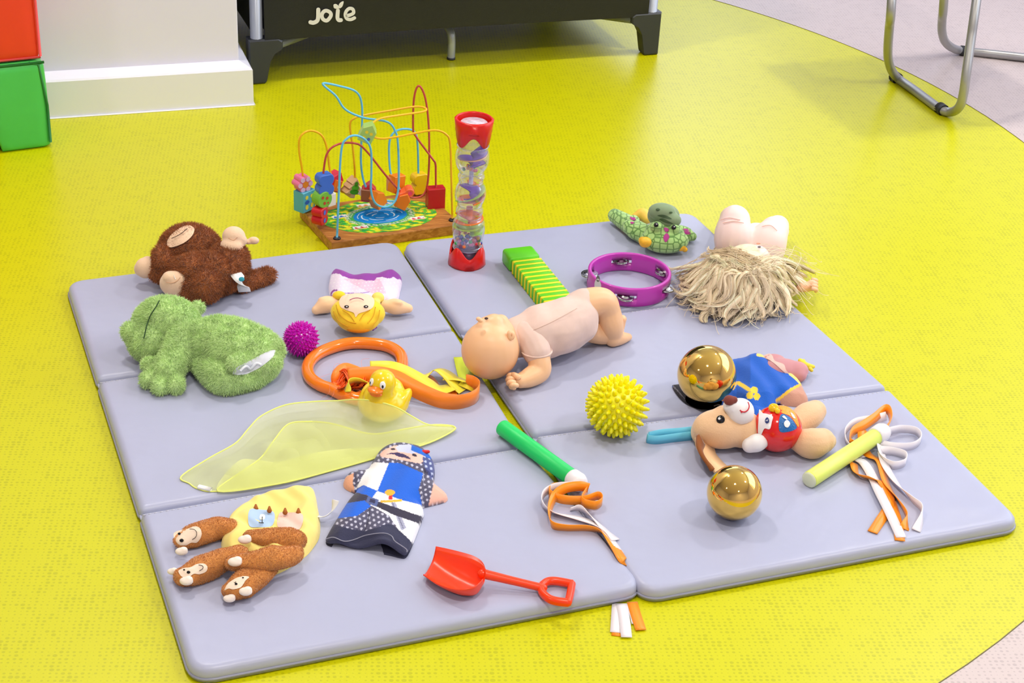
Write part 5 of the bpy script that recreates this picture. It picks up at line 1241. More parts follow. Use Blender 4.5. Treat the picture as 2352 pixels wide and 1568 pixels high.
pp.part('leg', clampz(blob([limb([Pt(1826, 1008, .020), Pt(1862, 1018, .022), Pt(1888, 1012, .022)], [.016, .024, .020]), eb(1898, 1014, 24, 24, 14, lift=.002)], .0024, 5)), M_tan)
# ================================================================== cloth hand puppets
M_cloth = M('printed_plush_cloth', (255, 255, 255), .85, attr=True, sheen=.25, bump=.25, bscale=500)
def zz(x0, y0, k): return lambda L: [(x0 + a / k, y0 + b / k) for a, b in L]
def dots(spacing, r, ang=.4):
    c, s = math.cos(ang), math.sin(ang)
    def f(p):
        u = (p[:, 0] * c + p[:, 1] * s) / spacing; v = (-p[:, 0] * s + p[:, 1] * c) / spacing * 1.25; v2 = np.floor(v); u = u + .5 * (v2 % 2)
        return np.hypot(u - np.floor(u) - .5, (v - v2 - .5) / 1.25) < r
    return f
# ---- knight
Z = zz(740, 1010, 5.6)
kn_out = Z([(45, 1290), (100, 1345), (290, 1375), (480, 1400), (700, 1430), (900, 1470), (1000, 1495), (1080, 1490), (1150, 1360), (1260, 1080), (1310, 930), (1280, 860), (1370, 835), (1590, 775), (1605, 700), (1500, 610), (1440, 545), (1450, 400), (1430, 290), (1340, 200), (1200, 140), (1050, 115), (870, 140), (730, 190), (660, 280), (625, 330), (560, 420), (430, 430), (340, 440), (275, 520), (290, 600), (400, 660), (435, 680), (330, 800), (200, 1000), (100, 1170)])
O = px_outline(kn_out, T + .004)
def kh(xy, d, z):
    px = proj(np.column_stack([xy, np.full(len(xy), T)]))
    w_ = np.clip(1 - (px[:, 1] - 1045) / 60, 0, 1); z = z * (1 + .35 * w_)                       # fuller head
    hem = dist_to(px, Z([(45, 1290), (100, 1345), (480, 1400), (900, 1470), (1000, 1495), (1080, 1490)]), False)
    s = np.clip(1 - hem / 34, 0, 1); u = np.clip((px[:, 0] - 750) / 185, 0, 1)
    lift = .003 + .017 * np.exp(-((u - .72) / .20) ** 2) + .006 * np.exp(-((u - .15) / .12) ** 2)
    z = z * (1 - .75 * s) + lift * s
    arm = inpoly(px, Z([(1300, 500), (1700, 600), (1650, 900), (1290, 880)])) | inpoly(px, Z([(200, 400), (450, 400), (450, 700), (200, 700)])); z = np.where(arm, z * .75, z)
    fold = .0016 * np.sin(px[:, 0] * .09 + px[:, 1] * .05) * np.clip(d / .015, 0, 1); return z + fold
VF = pillow(O, .021, .028, T + .0005, .0013, kh)
n_ = (204, 206, 222); GR = (82, 80, 104)
lay = [(dots(12.5, .23), (196, 196, 214)),
       (Z([(600, 330), (690, 285), (870, 300), (710, 655), (530, 580), (420, 640), (520, 470)]), (242, 240, 238)), (Z([(860, 290), (1010, 300), (1300, 430), (1240, 640), (1290, 850), (1000, 765), (710, 655)]), (18, 98, 214)),
       (Z([(530, 580), (712, 655), (650, 745), (560, 700), (400, 690), (440, 640)]), (18, 98, 214)),
       (Z([(710, 655), (1000, 765), (1290, 840), (1330, 930), (1300, 1000), (1180, 960), (720, 800), (640, 750)]), (242, 242, 244)),
       (Z([(300, 800), (540, 770), (625, 850), (450, 975), (190, 1010)]), (18, 98, 214)),
       (Z([(620, 835), (740, 870), (1190, 1050), (1290, 1080), (1180, 1400), (1090, 1280), (1000, 1180), (860, 975)]), (242, 242, 244)),
       (stroke(Z([(605, 870), (600, 1000), (550, 1160)]), 1.0), (40, 38, 56)),
       (both(Z([(880, 800), (940, 800), (1080, 1130), (1020, 1165)]), lambda p: p[:, 1] > 0), (164, 166, 190)), (stroke(Z([(905, 810), (1045, 1140)]), .8), (90, 92, 120)),
       (Z([(440, 675), (570, 712), (720, 790), (1180, 950), (1290, 985), (1275, 1085), (1190, 1055), (900, 955), (700, 855), (560, 775), (300, 815), (360, 740)]), (48, 44, 66)),
       (Z([(590, 720), (730, 770), (700, 860), (560, 800)]), (84, 98, 150)), (Z([(620, 750), (690, 775), (675, 820), (605, 795)]), (44, 44, 80)),
       (Z([(855, 700), (905, 700), (905, 770), (855, 765)]), (214, 36, 30)), (disc(740 + 870 / 5.6, 1010 + 676 / 5.6, 11.5, 7), (250, 184, 50)), (stroke(Z([(765, 790), (890, 787), (1012, 775)]), 2.6), (250, 184, 50)),
       (Z([(60, 1100), (150, 1085), (350, 1140), (550, 1170), (690, 1130), (820, 1080), (900, 1085), (1000, 1170), (1110, 1270), (1170, 1340), (1200, 1600), (0, 1600), (0, 1250)]), (46, 48, 76)),
       (Z([(740, 185), (790, 130), (930, 70), (1150, 70), (1300, 180), (1330, 255), (1265, 305), (1000, 255), (760, 220)]), (244, 196, 178)),
       (Z([(940, 95), (1000, 60), (1160, 60), (1230, 150), (1150, 180), (1060, 160), (980, 150)]), (204, 210, 236)), (Z([(1290, 230), (1330, 180), (1440, 290), (1460, 420), (1400, 520), (1310, 330)]), (74, 84, 140)), (both(Z([(1290, 230), (1330, 180), (1440, 290), (1460, 420), (1400, 520), (1310, 330)]), dots(12.5, .23)), (190, 200, 230)),
       (Z([(1150, 60), (1310, 130), (1420, 210), (1400, 250), (1300, 200), (1140, 130)]), (24, 104, 208)),
       (Z([(820, 188), (880, 165), (970, 160), (1060, 185), (1130, 228), (1145, 255), (1060, 228), (980, 216), (930, 188), (880, 182)]), (60, 48, 90)), (disc(740 + 910 / 5.6, 1010 + 117 / 5.6, 5, 2.2), (40, 36, 50)), (disc(740 + 1188 / 5.6, 1010 + 195 / 5.6, 6, 3, .4), (40, 36, 60)),
       (Z([(405, 425), (250, 500), (260, 640), (430, 690), (395, 560)]), (232, 168, 130)), (Z([(1440, 540), (1640, 690), (1620, 800), (1365, 845)]), (240, 184, 162))]
knt = Thing('knight_puppet', 'knight hand puppet in blue and white with a printed sword', 'hand puppet', O.mean(0).tolist() + [T])
knt.part('body', VF, M_cloth, col=paint(VF[0], GR, lay))
rim_px = Z([(45, 1275), (150, 1250), (280, 1305), (420, 1280), (560, 1225), (790, 1195), (900, 1240), (930, 1300), (1080, 1400), (1090, 1440)])
hemV = VF[0][:len(VF[0]) // 2]; hp = proj(hemV)
knt.part('hem_stitching', line_on((hemV, None), rim_px, .0007, .0008), M('grey_thread', (150, 150, 166), .7))
knt.part('helmet_plume', clampz(blob([limb([P(972, 1038, T + .022), P(984, 1037, T + .022)], [.0035, .0025])], .001, 1)), M('red_felt', (214, 30, 30), .7))

# ---- princess
pr = Thing('princess_puppet', 'princess hand puppet with yellow hair and lilac dress', 'hand puppet', P(830, 700, T))
Z = zz(700, 610, 8.71)
dr_out = Z([(540, 150), (660, 125), (870, 215), (1100, 250), (1400, 220), (1740, 160), (1900, 210), (1950, 310), (1910, 500), (1850, 700), (1700, 800), (1200, 800), (700, 800), (540, 680), (480, 470), (490, 300)])
O = px_outline(dr_out, T + .004)
def ph(xy, d, z): return z + .0015 * np.sin(xy[:, 0] * 160) * np.clip(d / .01, 0, 1)
VF = pillow(O, .022, .03, T + .0005, .0016, ph)
lace = Z([(500, 180), (560, 165), (640, 150), (700, 170), (740, 205), (800, 215), (870, 250), (960, 262), (1060, 275), (1150, 275), (1230, 300), (1300, 292), (1390, 300), (1440, 240), (1560, 225), (1660, 255), (1700, 250), (1780, 225), (1850, 270), (1900, 265), (1950, 300), (2100, 330), (2100, 1000), (300, 1000), (300, 180)])
lay = [(lace, (240, 226, 244)), (both(lace, Z([(760, 260), (1500, 260), (1640, 560), (1300, 540), (1180, 480), (900, 330)])), (244, 200, 222)), (both(lace, dots(9, .12, .9)), (252, 248, 252)), (stroke(Z([(800, 548), (960, 550), (1120, 548), (1290, 528)]), 1.0), (150, 110, 200)), (stroke(Z([(540, 610), (530, 560), (570, 500), (640, 490)]), 1.8), (150, 60, 160))]
pr.part('dress', VF, M_cloth, 'lilac dress with white lace edge', col=paint(VF[0], (150, 58, 166), lay))
M_yh = M('yellow_felt_hair', (252, 216, 44), .8, sheen=.3, vary=.08, vscale=60); M_skin2 = M('peach_cloth', (250, 216, 184), .8, sheen=.2); M_orh = M('deep_yellow_hair', (240, 160, 14), .8)
ph_ = clampz(blob([eb(822, 718, 64, 36, 46, lift=.006), eb(822, 735, 50, 28, 36, lift=.006), eb(822, 705, 50, 30, 34, lift=.014)], .0026, 6)); hp_ = pr.part('head', ph_, M_yh, 'yellow hair round the head')
fcp = pr.part('face', patch_on(ph_, [(780, 700), (779, 690), (786, 680), (800, 675), (825, 673), (845, 676), (857, 684), (860, 694), (856, 706), (842, 714), (824, 720), (817, 728), (812, 718), (795, 712), (784, 706)], .0012), M_skin2, parent=hp_)
for x in (796, 840.5):
    pr.part('eye', dot_on(ph_, x, 704, 3.6, .003, .3, 5.6), M('dark_eye', (44, 38, 40), .3), parent=hp_); pr.part('eye_glint', dot_on(ph_, x + .5, 704, 1.2, .0045, .3, 2), M_wht, parent=hp_)
pr.part('smile', line_on(ph_, [(803, 689), (812, 685), (822, 684), (830, 686), (835, 689)], .0007, .003), M('mauve_thread', (170, 70, 120), .7), parent=hp_)
for L in ([(772, 700), (780, 722), (800, 738), (818, 742)], [(766, 715), (778, 738), (800, 750)], [(787, 712), (803, 722), (814, 738)], [(850, 712), (836, 720), (826, 736)], [(862, 705), (858, 725), (845, 742)], [(872, 712), (868, 732), (854, 748)]):
    pr.part('hair_crease', line_on(ph_, L, .0007, .0006), M('amber_thread', (226, 168, 20), .8), parent=hp_)
pr.part('fringe', clampz(blob([eb(822, 754, 30, 10, 14, lift=.012), eb(806, 750, 14, 8, 10, lift=.016), eb(840, 750, 14, 8, 10, lift=.016)], .002, 3)), M_orh, 'deeper yellow rolled hair at the crown', parent=hp_)
pr.part('hair_tie', tube([P(856, 757, T + .014), P(864, 751, T + .014)], .002, 8), M('violet_ribbon', (130, 50, 170), .5), parent=hp_)
pr.part('hair_bunch', clampz(blob([eb(779, 678, 16, 10, 12, lift=.022), eb(770, 684, 9, 9, 10, lift=.016)], .002, 3)), M_yh); pr.part('hair_bunch', clampz(blob([eb(868, 684, 15, 14, 12, lift=.018), eb(862, 696, 12, 10, 12, lift=.018)], .002, 3)), M('pale_yellow_hair', (250, 232, 120), .8))
M_pe = M('apricot_cloth', (255, 210, 164), .8, sheen=.2)
pr.part('arm', clampz(blob([limb([Pt(768, 695, .016), Pt(748, 700, .016), Pt(726, 712, .010)], [.011, .015, .008]), eb(742, 690, 12, 9, 9, lift=.018)], .002, 3)), M_pe); pr.part('arm', clampz(blob([limb([Pt(888, 702, .018), Pt(910, 704, .017), Pt(938, 708, .013)], [.011, .014, .008]), eb(912, 695, 14, 7, 8, lift=.022)], .002, 3)), M_pe)
pr.part('sleeve', clampz(blob([eb(756, 698, 11, 15, 12, lift=.007)], .002, 2)), M('pink_cloth', (246, 206, 214), .8)); pr.part('sleeve', clampz(blob([eb(891, 698, 11, 15, 12, lift=.008)], .002, 2)), M('pink_cloth', (246, 206, 214), .8))

# ---- king
kg = Thing('king_puppet', 'blue hand puppet with pinkish hair lying behind the gold ball', 'hand puppet', P(1720, 890, T))
Z = zz(1540, 780, 6.533)
k_out = [(1544, 884), (1554, 880), (1600, 872), (1650, 842), (1685, 822), (1712, 823), (1739, 821), (1764, 828), (1800, 852), (1836, 880), (1848, 902), (1857, 922), (1847, 931), (1808, 929), (1785, 924), (1770, 950), (1720, 960), (1670, 945), (1645, 938), (1623, 941), (1600, 936), (1575, 924), (1556, 905)]
O = px_outline(k_out, T + .003)
gbx = GB1[0][:2]
def kgh(xy, d, z):
    r_ = np.linalg.norm(xy - gbx, axis=1); k = np.clip((r_ - .030) / .035, 0, 1); px = proj(np.column_stack([xy, np.full(len(xy), T)]))
    far = np.clip((px[:, 0] - 1690) / 30, 0, 1) * np.clip((1 - (px[:, 1] - 925) / 25), .25, 1)
    return (z * np.minimum(k, .25 + .75 * far) + .0016 * np.sin(px[:, 0] * .13 - px[:, 1] * .11) * np.clip(d / .012, 0, 1) * k)
VF = pillow(O, .020, .026, T + .0004, .0015, kgh)
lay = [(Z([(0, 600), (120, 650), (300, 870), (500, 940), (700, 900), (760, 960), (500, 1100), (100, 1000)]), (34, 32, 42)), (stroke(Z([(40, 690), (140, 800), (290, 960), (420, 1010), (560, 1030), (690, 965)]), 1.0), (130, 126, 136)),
       (Z([(640, 930), (690, 840), (800, 800), (820, 900), (740, 940)]), (206, 24, 26)), (stroke(Z([(850, 780), (820, 840), (760, 920)]), 2.0), (240, 200, 60)),
       (stroke(Z([(1020, 650), (1090, 690), (1180, 750)]), 4.6), (240, 204, 50)), (disc(1540 + 1255 / 6.533, 780 + 755 / 6.533, 8.5, 8), (240, 204, 50)), (disc(1540 + 1190 / 6.533, 780 + 835 / 6.533, 8, 8.5), (240, 204, 50)), (disc(1540 + 1295 / 6.533, 780 + 850 / 6.533, 8, 8.5), (240, 204, 50)), (stroke(Z([(940, 740), (965, 690), (995, 640)]), 2.6), (230, 190, 90)),
       (Z([(1600, 930), (1700, 800), (1900, 680), (1960, 660), (2200, 950), (2000, 1100), (1700, 1000)]), (204, 150, 128)), (stroke(Z([(1600, 910), (1700, 830), (1810, 745), (1945, 675)]), 3.2), (244, 196, 60)),
       (stroke(Z([(1310, 225), (1450, 260), (1600, 360), (1760, 480), (1860, 560), (1940, 640)]), 3.4), (246, 216, 120))]
kg.part('robe', VF, M_cloth, 'royal blue robe with yellow key shape', col=paint(VF[0], (12, 92, 196), lay))
hdk = clampz(blob([eb(1800, 846, 46, 20, 34, lift=.0), eb(1830, 850, 28, 20, 26), eb(1778, 828, 28, 15, 20, lift=.004), eb(1836, 862, 18, 16, 16)], .0026, 6)); hk = kg.part('head', hdk, M('dusty_pink_plush', (204, 142, 146), .85, sheen=.4), 'dusty pink hair and beard')
kg.part('face', patch_on(hdk, [(1748, 820), (1765, 812), (1774, 816), (1780, 828), (1800, 836), (1806, 850), (1818, 862), (1826, 872), (1815, 866), (1798, 852), (1778, 834), (1762, 824)], .0014), M('rose_cloth', (236, 196, 184), .85), parent=hk)
kg.part('crown', clampz(join(limb([P(1838, 828, T + .020), P(1850, 838, T + .018), P(1868, 842, T + .014)], [.004, .005, .003], 3, 8), limb([P(1848, 836, T + .018), P(1846, 827, T + .018)], [.004, .002], 3, 8), limb([P(1854, 840, T + .016), P(1864, 850, T + .012)], [.004, .003], 3, 8))), M('lemon_felt', (244, 220, 70), .8), parent=hk)

# ---- glove of finger monkeys
gl = Thing('finger_monkey_glove', 'yellow plush glove puppet with brown finger monkeys', 'hand puppet', P(620, 1240, T))
Z = zz(360, 1100, 4.9)
g_out = Z([(730, 760), (740, 640), (790, 500), (860, 410), (1080, 250), (1300, 180), (1500, 145), (1700, 130), (1780, 160), (1810, 300), (1840, 480), (1830, 640), (1760, 760), (1680, 850), (1500, 980), (1330, 1060), (1280, 1040), (1200, 960), (1000, 960), (850, 900)])
O = px_outline(g_out, T + .003)
def gh(xy, d, z):
    px = proj(np.column_stack([xy, np.full(len(xy), T)])); dish = np.exp(-(((px[:, 0] - 640) / 50) ** 2 + ((px[:, 1] - 1190) / 30) ** 2))
    return z * (1 - .55 * dish) + .0022 * np.sin(px[:, 0] * .12 + np.sin(px[:, 1] * .1) * 2) * np.clip(d / .012, 0, 1) * (1 - dish)
VF = pillow(O, .022, .022, T + .0004, .0025, gh)
gp = gl.part('palm', VF, M('banana_velour', (250, 228, 130), .85, sheen=.4, vary=.06, vscale=30), 'pale yellow palm')
M_mb = M('toffee_velour', (214, 142, 70), .85, sheen=.6, bump=.3, bscale=700, vary=.1, vscale=90); M_cream2 = M('cream_felt', (246, 224, 200), .85); M_ear = M('ivory_felt', (250, 236, 222), .85)
def finger(path, rad, face=None, eyes=(), smile=None, ears=()):
    q = blob([limb([P(*p) for p in path], rad, 6, 16)], .0024, 3)
    V = q[0]; nz_ = np.array([mnoise.noise_vector(Vector(v * 38)) for v in V]); V += nz_ * .0042; V[:, 2] = T + (V[:, 2] - T) * .82; clampz(q)
    bald = [face] if face else []
    f_o = gl.part('finger_monkey', with_fur(q, 9000, .0017, .0003, (0, 0, 0), .9, keep=lambda X: ~inpoly(proj(X), face) if face else np.ones(len(X), bool)), M_mb)
    if face:
        gl.part('face', patch_on(q, face, .0012), M_cream2, parent=f_o)
        for x, y, r in eyes:
            gl.part('eye', dot_on(q, x, y, r, .0022, .3, r * 1.2), M_blk, parent=f_o)
        if smile: gl.part('smile', line_on(q, smile, .00045, .0022), M_line, parent=f_o)
    for x, y, r, l in ears: gl.part('ear', clampz(blob([eb(x, y, r * 1.25, r * .7, r * .9, lift=l), eb(x + r * .4, y - r * .3, r * .8, r * .6, r * .7, lift=l + .003)], .0014, 2)), M_ear, parent=f_o)
    return f_o
h0 = T + .016
finger([(535, 1206, h0 + .003), (490, 1212, h0), (450, 1226, h0), (424, 1237, h0 - .002)], [.013, .0165, .0175, .014], Z([(200, 600), (260, 575), (340, 560), (420, 530), (480, 545), (505, 600), (495, 660), (450, 715), (390, 715), (330, 745), (260, 755), (215, 700), (190, 640)]), [(360 + 280 / 4.9, 1100 + 690 / 4.9, 4.2), (360 + 253 / 4.9, 1100 + 614 / 4.9, 3.0)], Z([(370, 560), (420, 565), (450, 600), (440, 650), (400, 680)]), [(417, 1266, 12, .008)])
finger([(545, 1262, h0 + .012), (515, 1275, h0 + .008), (478, 1296, h0), (440, 1313, h0), (424, 1320, h0 - .002)], [.014, .017, .018, .0175, .014], Z([(245, 1030), (300, 1000), (380, 990), (450, 955), (530, 950), (570, 985), (555, 1040), (480, 1070), (420, 1065), (360, 1100), (290, 1100), (255, 1065)]), [(360 + 357 / 4.9, 1100 + 1047 / 4.9, 3.6), (360 + 308 / 4.9, 1100 + 1020 / 4.9, 2)], Z([(470, 965), (515, 975), (520, 1005), (480, 1030)]), [(396, 1312, 10, .008), (428, 1334, 13, .012)])
finger([(612, 1300, h0 + .006), (590, 1318, h0 + .004), (562, 1338, h0), (540, 1352, h0 - .001)], [.013, .0165, .0185, .015], Z([(790, 1190), (830, 1150), (900, 1110), (980, 1090), (1040, 1100), (1000, 1140), (975, 1180), (940, 1220), (860, 1240), (810, 1230), (760, 1250)]), [(360 + 893 / 4.9, 1100 + 1178 / 4.9, 2.8), (360 + 970 / 4.9, 1100 + 1108 / 4.9, 1.8)], Z([(870, 1160), (885, 1165), (890, 1150)]), [(527, 1374, 12, .006), (564, 1358, 13, .014)])
finger([(672, 1262, h0 + .020), (640, 1268, h0 + .024), (600, 1276, h0 + .022), (556, 1284, h0 + .016), (540, 1284, h0 + .014)], [.014, .016, .0165, .015, .012], ears=[(540, 1290, 14, .030)])
finger([(684, 1232, h0 + .010), (640, 1230, h0 + .010), (600, 1231, h0 + .010), (572, 1230, h0 + .008)], [.013, .0155, .0155, .012], ears=[(562, 1239, 13, .028)])
sh1 = gl.part('blue_pocket', patch_on(VF, Z([(1045, 345), (1180, 343), (1320, 375), (1300, 520), (1150, 540), (1040, 520)]), .0012), M('baby_blue_felt', (178, 204, 234), .85)); gl.part('pink_pocket', patch_on(VF, Z([(1380, 385), (1450, 375), (1640, 395), (1610, 560), (1480, 560), (1360, 530)]), .0012), M('baby_pink_felt', (246, 204, 188), .85))
gl.part('printed_nose', patch_on(VF, Z([(1165, 400), (1210, 398), (1220, 440), (1195, 455), (1160, 450)]), .0022), M_wht, parent=sh1); gl.part('printed_mouth', line_on(VF, Z([(1188, 425), (1186, 490)]), .0006, .003), M_blk, parent=sh1); gl.part('printed_mouth', line_on(VF, Z([(1150, 488), (1175, 492), (1205, 492)]), .0006, .003), M_blk, parent=sh1)
for x, y in ((1115, 310), (1268, 332), (1445, 352), (1595, 355)): gl.part('paw_tip', limb([_p for _p in (P(360 + x / 4.9, 1100 + (y + 22) / 4.9, T + .019), P(360 + x / 4.9, 1100 + (y - 18) / 4.9, T + .020))], [.0036, .0016], 4, 10), M('brown_felt', (164, 92, 26), .85))
gl.part('care_loop', ribbon([(727, 1185, T + .010, 20), (745, 1186, T + .010, 40), (760, 1176, T + .014, 50), (768, 1160, T + .022, 30), (771, 1148, T + .028, 20)], .012, 8), M_wht)
# ================================================================== bald baby doll
M_skin = M('doll_vinyl_skin', (250, 198, 150), .38); M_tee = M('fawn_cotton', (230, 200, 186), .85, sheen=.2, vary=.07, vscale=35, bump=.3, bscale=40, bdist=.003)
bd = Thing('baby_doll', 'bald vinyl baby doll in a fawn cloth body', 'doll', P(1240, 820, T))
head = clampz(blob([eb(1126, 803, 68, 70, 66), eb(1140, 775, 50, 46, 48, lift=.028), eb(1135, 742, 26, 22, 26, lift=.075), eb(1114, 741, 17, 14, 18, lift=.082), eb(1150, 738, 20, 17, 20, lift=.070)], .003, 12))
hp0 = bd.part('head', head, M_skin)
bd.part('nose', blob([eb(1099, 732, 6, 5, 6, lift=.107), eb(1104, 736, 6, 5, 6, lift=.104)], .0012, 3), M_skin, parent=hp0)
bd.part('eye', dot_on(head, 1117, 731, 3, .0008, .5, 4.5), M('brown_eye', (74, 48, 38), .3), parent=hp0)
ea = bd.part('ear', blob([dot_on(head, 1174, 770, 12, .0015, .5, 10), dot_on(head, 1170, 765, 8, .004, .5, 6)], .0014, 3), M_skin, parent=hp0)
bd.part('ear_hollow', dot_on(head, 1175, 769, 5, .006, .4, 3), M('ear_inner', (222, 160, 112), .5), parent=hp0)
tor = clampz(blob([limb([Pt(1192, 775, .052), Pt(1235, 765, .055), Pt(1285, 750, .056), Pt(1318, 738, .058)], [.034, .044, .047, .042], 6, 20), eb(1300, 760, 44, 40, 36), limb([Pt(1325, 712, .072), Pt(1342, 700, .078)], [.030, .028])], .0032, 6))
tor[0][:] += np.array([mnoise.noise_vector(Vector((v[0] * 34 + v[1] * 12, v[1] * 20, v[2] * 34))) for v in tor[0]]) * .0032; clampz(tor)
tp = bd.part('cloth_body', tor, M_tee)
bd.part('seam', line_on(tor, [(1215, 762), (1240, 752), (1270, 738), (1300, 722), (1325, 708)], .00035, .0003), M('fawn_thread', (206, 172, 154), .8), parent=tp)
bd.part('sleeve', clampz(blob([limb([Pt(1206, 764, .066), Pt(1222, 785, .056), Pt(1233, 808, .045)], [.022, .024, .0235]), ], .0024, 2)), M_tee)
bd.part('sleeve_hem', tube([P(1233, 806, T + .046) + .0238 * (math.cos(a) * _rt + math.sin(a) * (_fw * .9 + _up * .42)) for a in np.linspace(0, 2 * PI, 28, False)], .0016, 8, True), M_tee)
arm = clampz(blob([limb([Pt(1233, 806, .046), Pt(1239, 832, .032), Pt(1238, 852, .020), Pt(1215, 867, .016), Pt(1196, 874, .016)], [.0195, .0185, .0185, .016, .0125], 8, 18), eb(1184, 876, 15, 14, 13, lift=.002)], .0018, 4))
ap_ = bd.part('arm', arm, M_skin)
for i, (x, y) in enumerate(((1170, 864), (1168, 872), (1170, 880), (1176, 887))):
    bd.part('finger', limb([P(x + 10, y - 2, T + .022), P(x + 2, y - 3, T + .024), P(x - 2, y + 1, T + .017), P(x + 5, y + 4, T + .013)], [.0042, .0042, .004, .0034], 5, 10), M_skin, parent=ap_)
bd.part('thumb', limb([P(1190, 866, T + .026), P(1182, 861, T + .027), P(1175, 860, T + .024)], [.005, .0045, .0036], 5, 10), M_skin, parent=ap_)
leg = clampz(blob([limb([Pt(1335, 702, .078), Pt(1360, 694, .082), Pt(1385, 694, .080), Pt(1396, 715, .062), Pt(1405, 745, .040), Pt(1408, 770, .018)], [.026, .025, .0235, .0215, .020, .016], 8, 18), limb([Pt(1408, 776, .014), Pt(1425, 776, .011), Pt(1443, 774, .007)], [.0155, .012, .007]), eb(1404, 782, 12, 10, 12)], .0022, 4))
bd.part('leg', leg, M_skin)
leg = clampz(blob([limb([Pt(1335, 745, .040), Pt(1362, 758, .026), Pt(1390, 764, .020), Pt(1412, 760, .018)], [.024, .022, .020, .016]), limb([Pt(1412, 757, .018), Pt(1422, 742, .030), Pt(1429, 733, .038)], [.015, .012, .008])], .0022, 4))
lp2 = bd.part('leg', leg, M_skin)
for i in range(4): bd.part('toe', ell(P(1431.5 - i * .3, 729 + i * 5.2, T + .041 - .0045 * i), .0034, n=10, m=8), M_skin, parent=lp2)

# ================================================================== long haired doll
dl = Thing('long_haired_doll', 'doll lying on its back under long pale blond hair', 'doll', P(1720, 640, T))
M_pinkv = M('pale_pink_vinyl', (252, 226, 220), .45, sss=.1)
hd2 = clampz(blob([eb(1720, 640, 58, 54, 54), eb(1735, 590, 34, 28, 30, lift=.045)], .0035, 5)); h2 = dl.part('head', hd2, M_pinkv)
bod = clampz(blob([eb(1716, 560, 58, 38, 46), limb([Pt(1690, 560, .04), Pt(1685, 535, .062), Pt(1688, 506, .082)], [.040, .036, .029]), limb([Pt(1755, 575, .035), Pt(1766, 550, .055), Pt(1778, 530, .066)], [.038, .036, .028]), eb(1738, 545, 40, 34, 36, lift=.004), limb([Pt(1690, 505, .082), Pt(1680, 500, .05), Pt(1676, 500, .02)], [.027, .022, .020]), limb([Pt(1778, 530, .066), Pt(1786, 520, .04), Pt(1790, 518, .016)], [.026, .022, .018])], .0035, 6))
b2 = dl.part('body', bod, M_pinkv)
for L in ([(1655, 505), (1675, 500), (1700, 505)], [(1660, 512), (1685, 508), (1708, 512)], [(1750, 520), (1770, 517), (1785, 530)]): dl.part('crease', line_on(bod, L, .0007, .0003), M('pink_crease', (238, 190, 176), .6), parent=b2)
dl.part('eye', dot_on(hd2, 1744, 567, 2.2, .0006, .4, 4), M('grey_lash', (110, 100, 110), .5), parent=h2); dl.part('lips', dot_on(hd2, 1742, 559, 2, .0006, .4, 5), M('coral_lips', (240, 170, 140), .4), parent=h2)
hand = dl.part('hand', clampz(blob([eb(1864, 655, 13, 14, 10, lift=.014), limb([Pt(1840, 660, .022), Pt(1858, 658, .022)], [.009, .009])], .0016, 2)), M('peach_vinyl', (250, 196, 156), .4, sss=.1))
for i in range(4): dl.part('finger', limb([P(1868, 642 + i * 7, T + .03), P(1875, 644 + i * 7, T + .026), P(1874, 648 + i * 7, T + .02)], [.004, .0037, .003], 4, 8), M('peach_vinyl', (250, 196, 156), .4), parent=hand)
def hair_lock(rng_, root, tip, lift, amp, nw, nstr, width, curl=0.0, phase=None):
    """one wavy lock from root to tip (px, py, h): a bundle of fine strands, the end curling aside"""
    R, E = P(*root), P(*tip); n = 18; base = []; out = []
    d = E - R; sd_ = np.cross(d, [0, 0, 1.0]); sd_ /= max(np.linalg.norm(sd_), 1e-6); ph = rng_.uniform(0, 6.28) if phase is None else phase
    for i in range(n + 1):
        s = i / n; g = 1 - (1 - s) ** 1.35; z = E[2] + (R[2] - E[2]) * (1 - s) ** 1.6 + lift * math.sin(PI * min(1, s * 1.15)) * (1 - s * .7)
        q = R + d * g; q[2] = z; q = q + sd_ * (amp * s ** .7 * math.sin(ph + nw * 2 * PI * s) + curl * max(0, s - .5) ** 1.6 * 3.0); base.append(q)
    base = np.array(base); up = np.array([0, 0, 1.0])
    prof = np.array([.45 + .55 * math.sin(PI * min(1, .12 + .8 * s)) for s in np.linspace(0, 1, n + 1)])[:, None]
    for k in range(nstr):
        o1, o2 = rng_.normal() * width, rng_.normal() * width * .45; e_ = rng_.uniform(.86, 1.0)
        q = base + sd_ * (o1 * prof) + up * (abs(o2) * prof) + .0003 * rng_.normal(size=(n + 1, 3)) * np.linspace(0, 1, n + 1)[:, None]
        q[:, 2] = np.maximum(q[:, 2], T + .0012); out.append(q)
    return out, base, prof[:, 0]
hr = np.random.default_rng(21); strands = []
tint = []; locks = []
def add_lock(*a_, **k_):
    L, base, prof = hair_lock(*a_, **k_); tn = hr.normal(); strands.extend(L); tint.extend([tn] * len(L))
    if len(L) > 13: locks.append((base, prof * a_[7] * 1.3, tn))
for lay_ in range(3):
    for i in range(58):
        u = (i + .5 + .5 * hr.normal()) / 58; a = math.radians(188 - 204 * u)   # fan direction, left round the near side to the right
        rx, ry = 160 + 10 * hr.normal(), 98 + 7 * hr.normal(); far = (1.0, .86, .68)[lay_] + .05 * hr.normal()
        tip = (1702 + rx * far * math.cos(a), 640 + max(-22, ry * far * math.sin(a)), T + .004 + (.0, .014, .028)[lay_])
        root = (1716 + 40 * math.cos(a) + 8 * hr.normal(), 612 + 12 * math.sin(a) + 5 * hr.normal(), T + .066 + .006 * lay_)
        add_lock(hr, root, tip, .016 + .008 * lay_ + .006 * hr.random(), .013 + .003 * hr.normal(), 1.25, 14, .0044, .045 * hr.uniform(.3, 1.0) * (1 if u < .75 else -1), phase=2.4 + 1.5 * lay_ + 1.1 * math.sin(3 * a) + .35 * hr.normal())
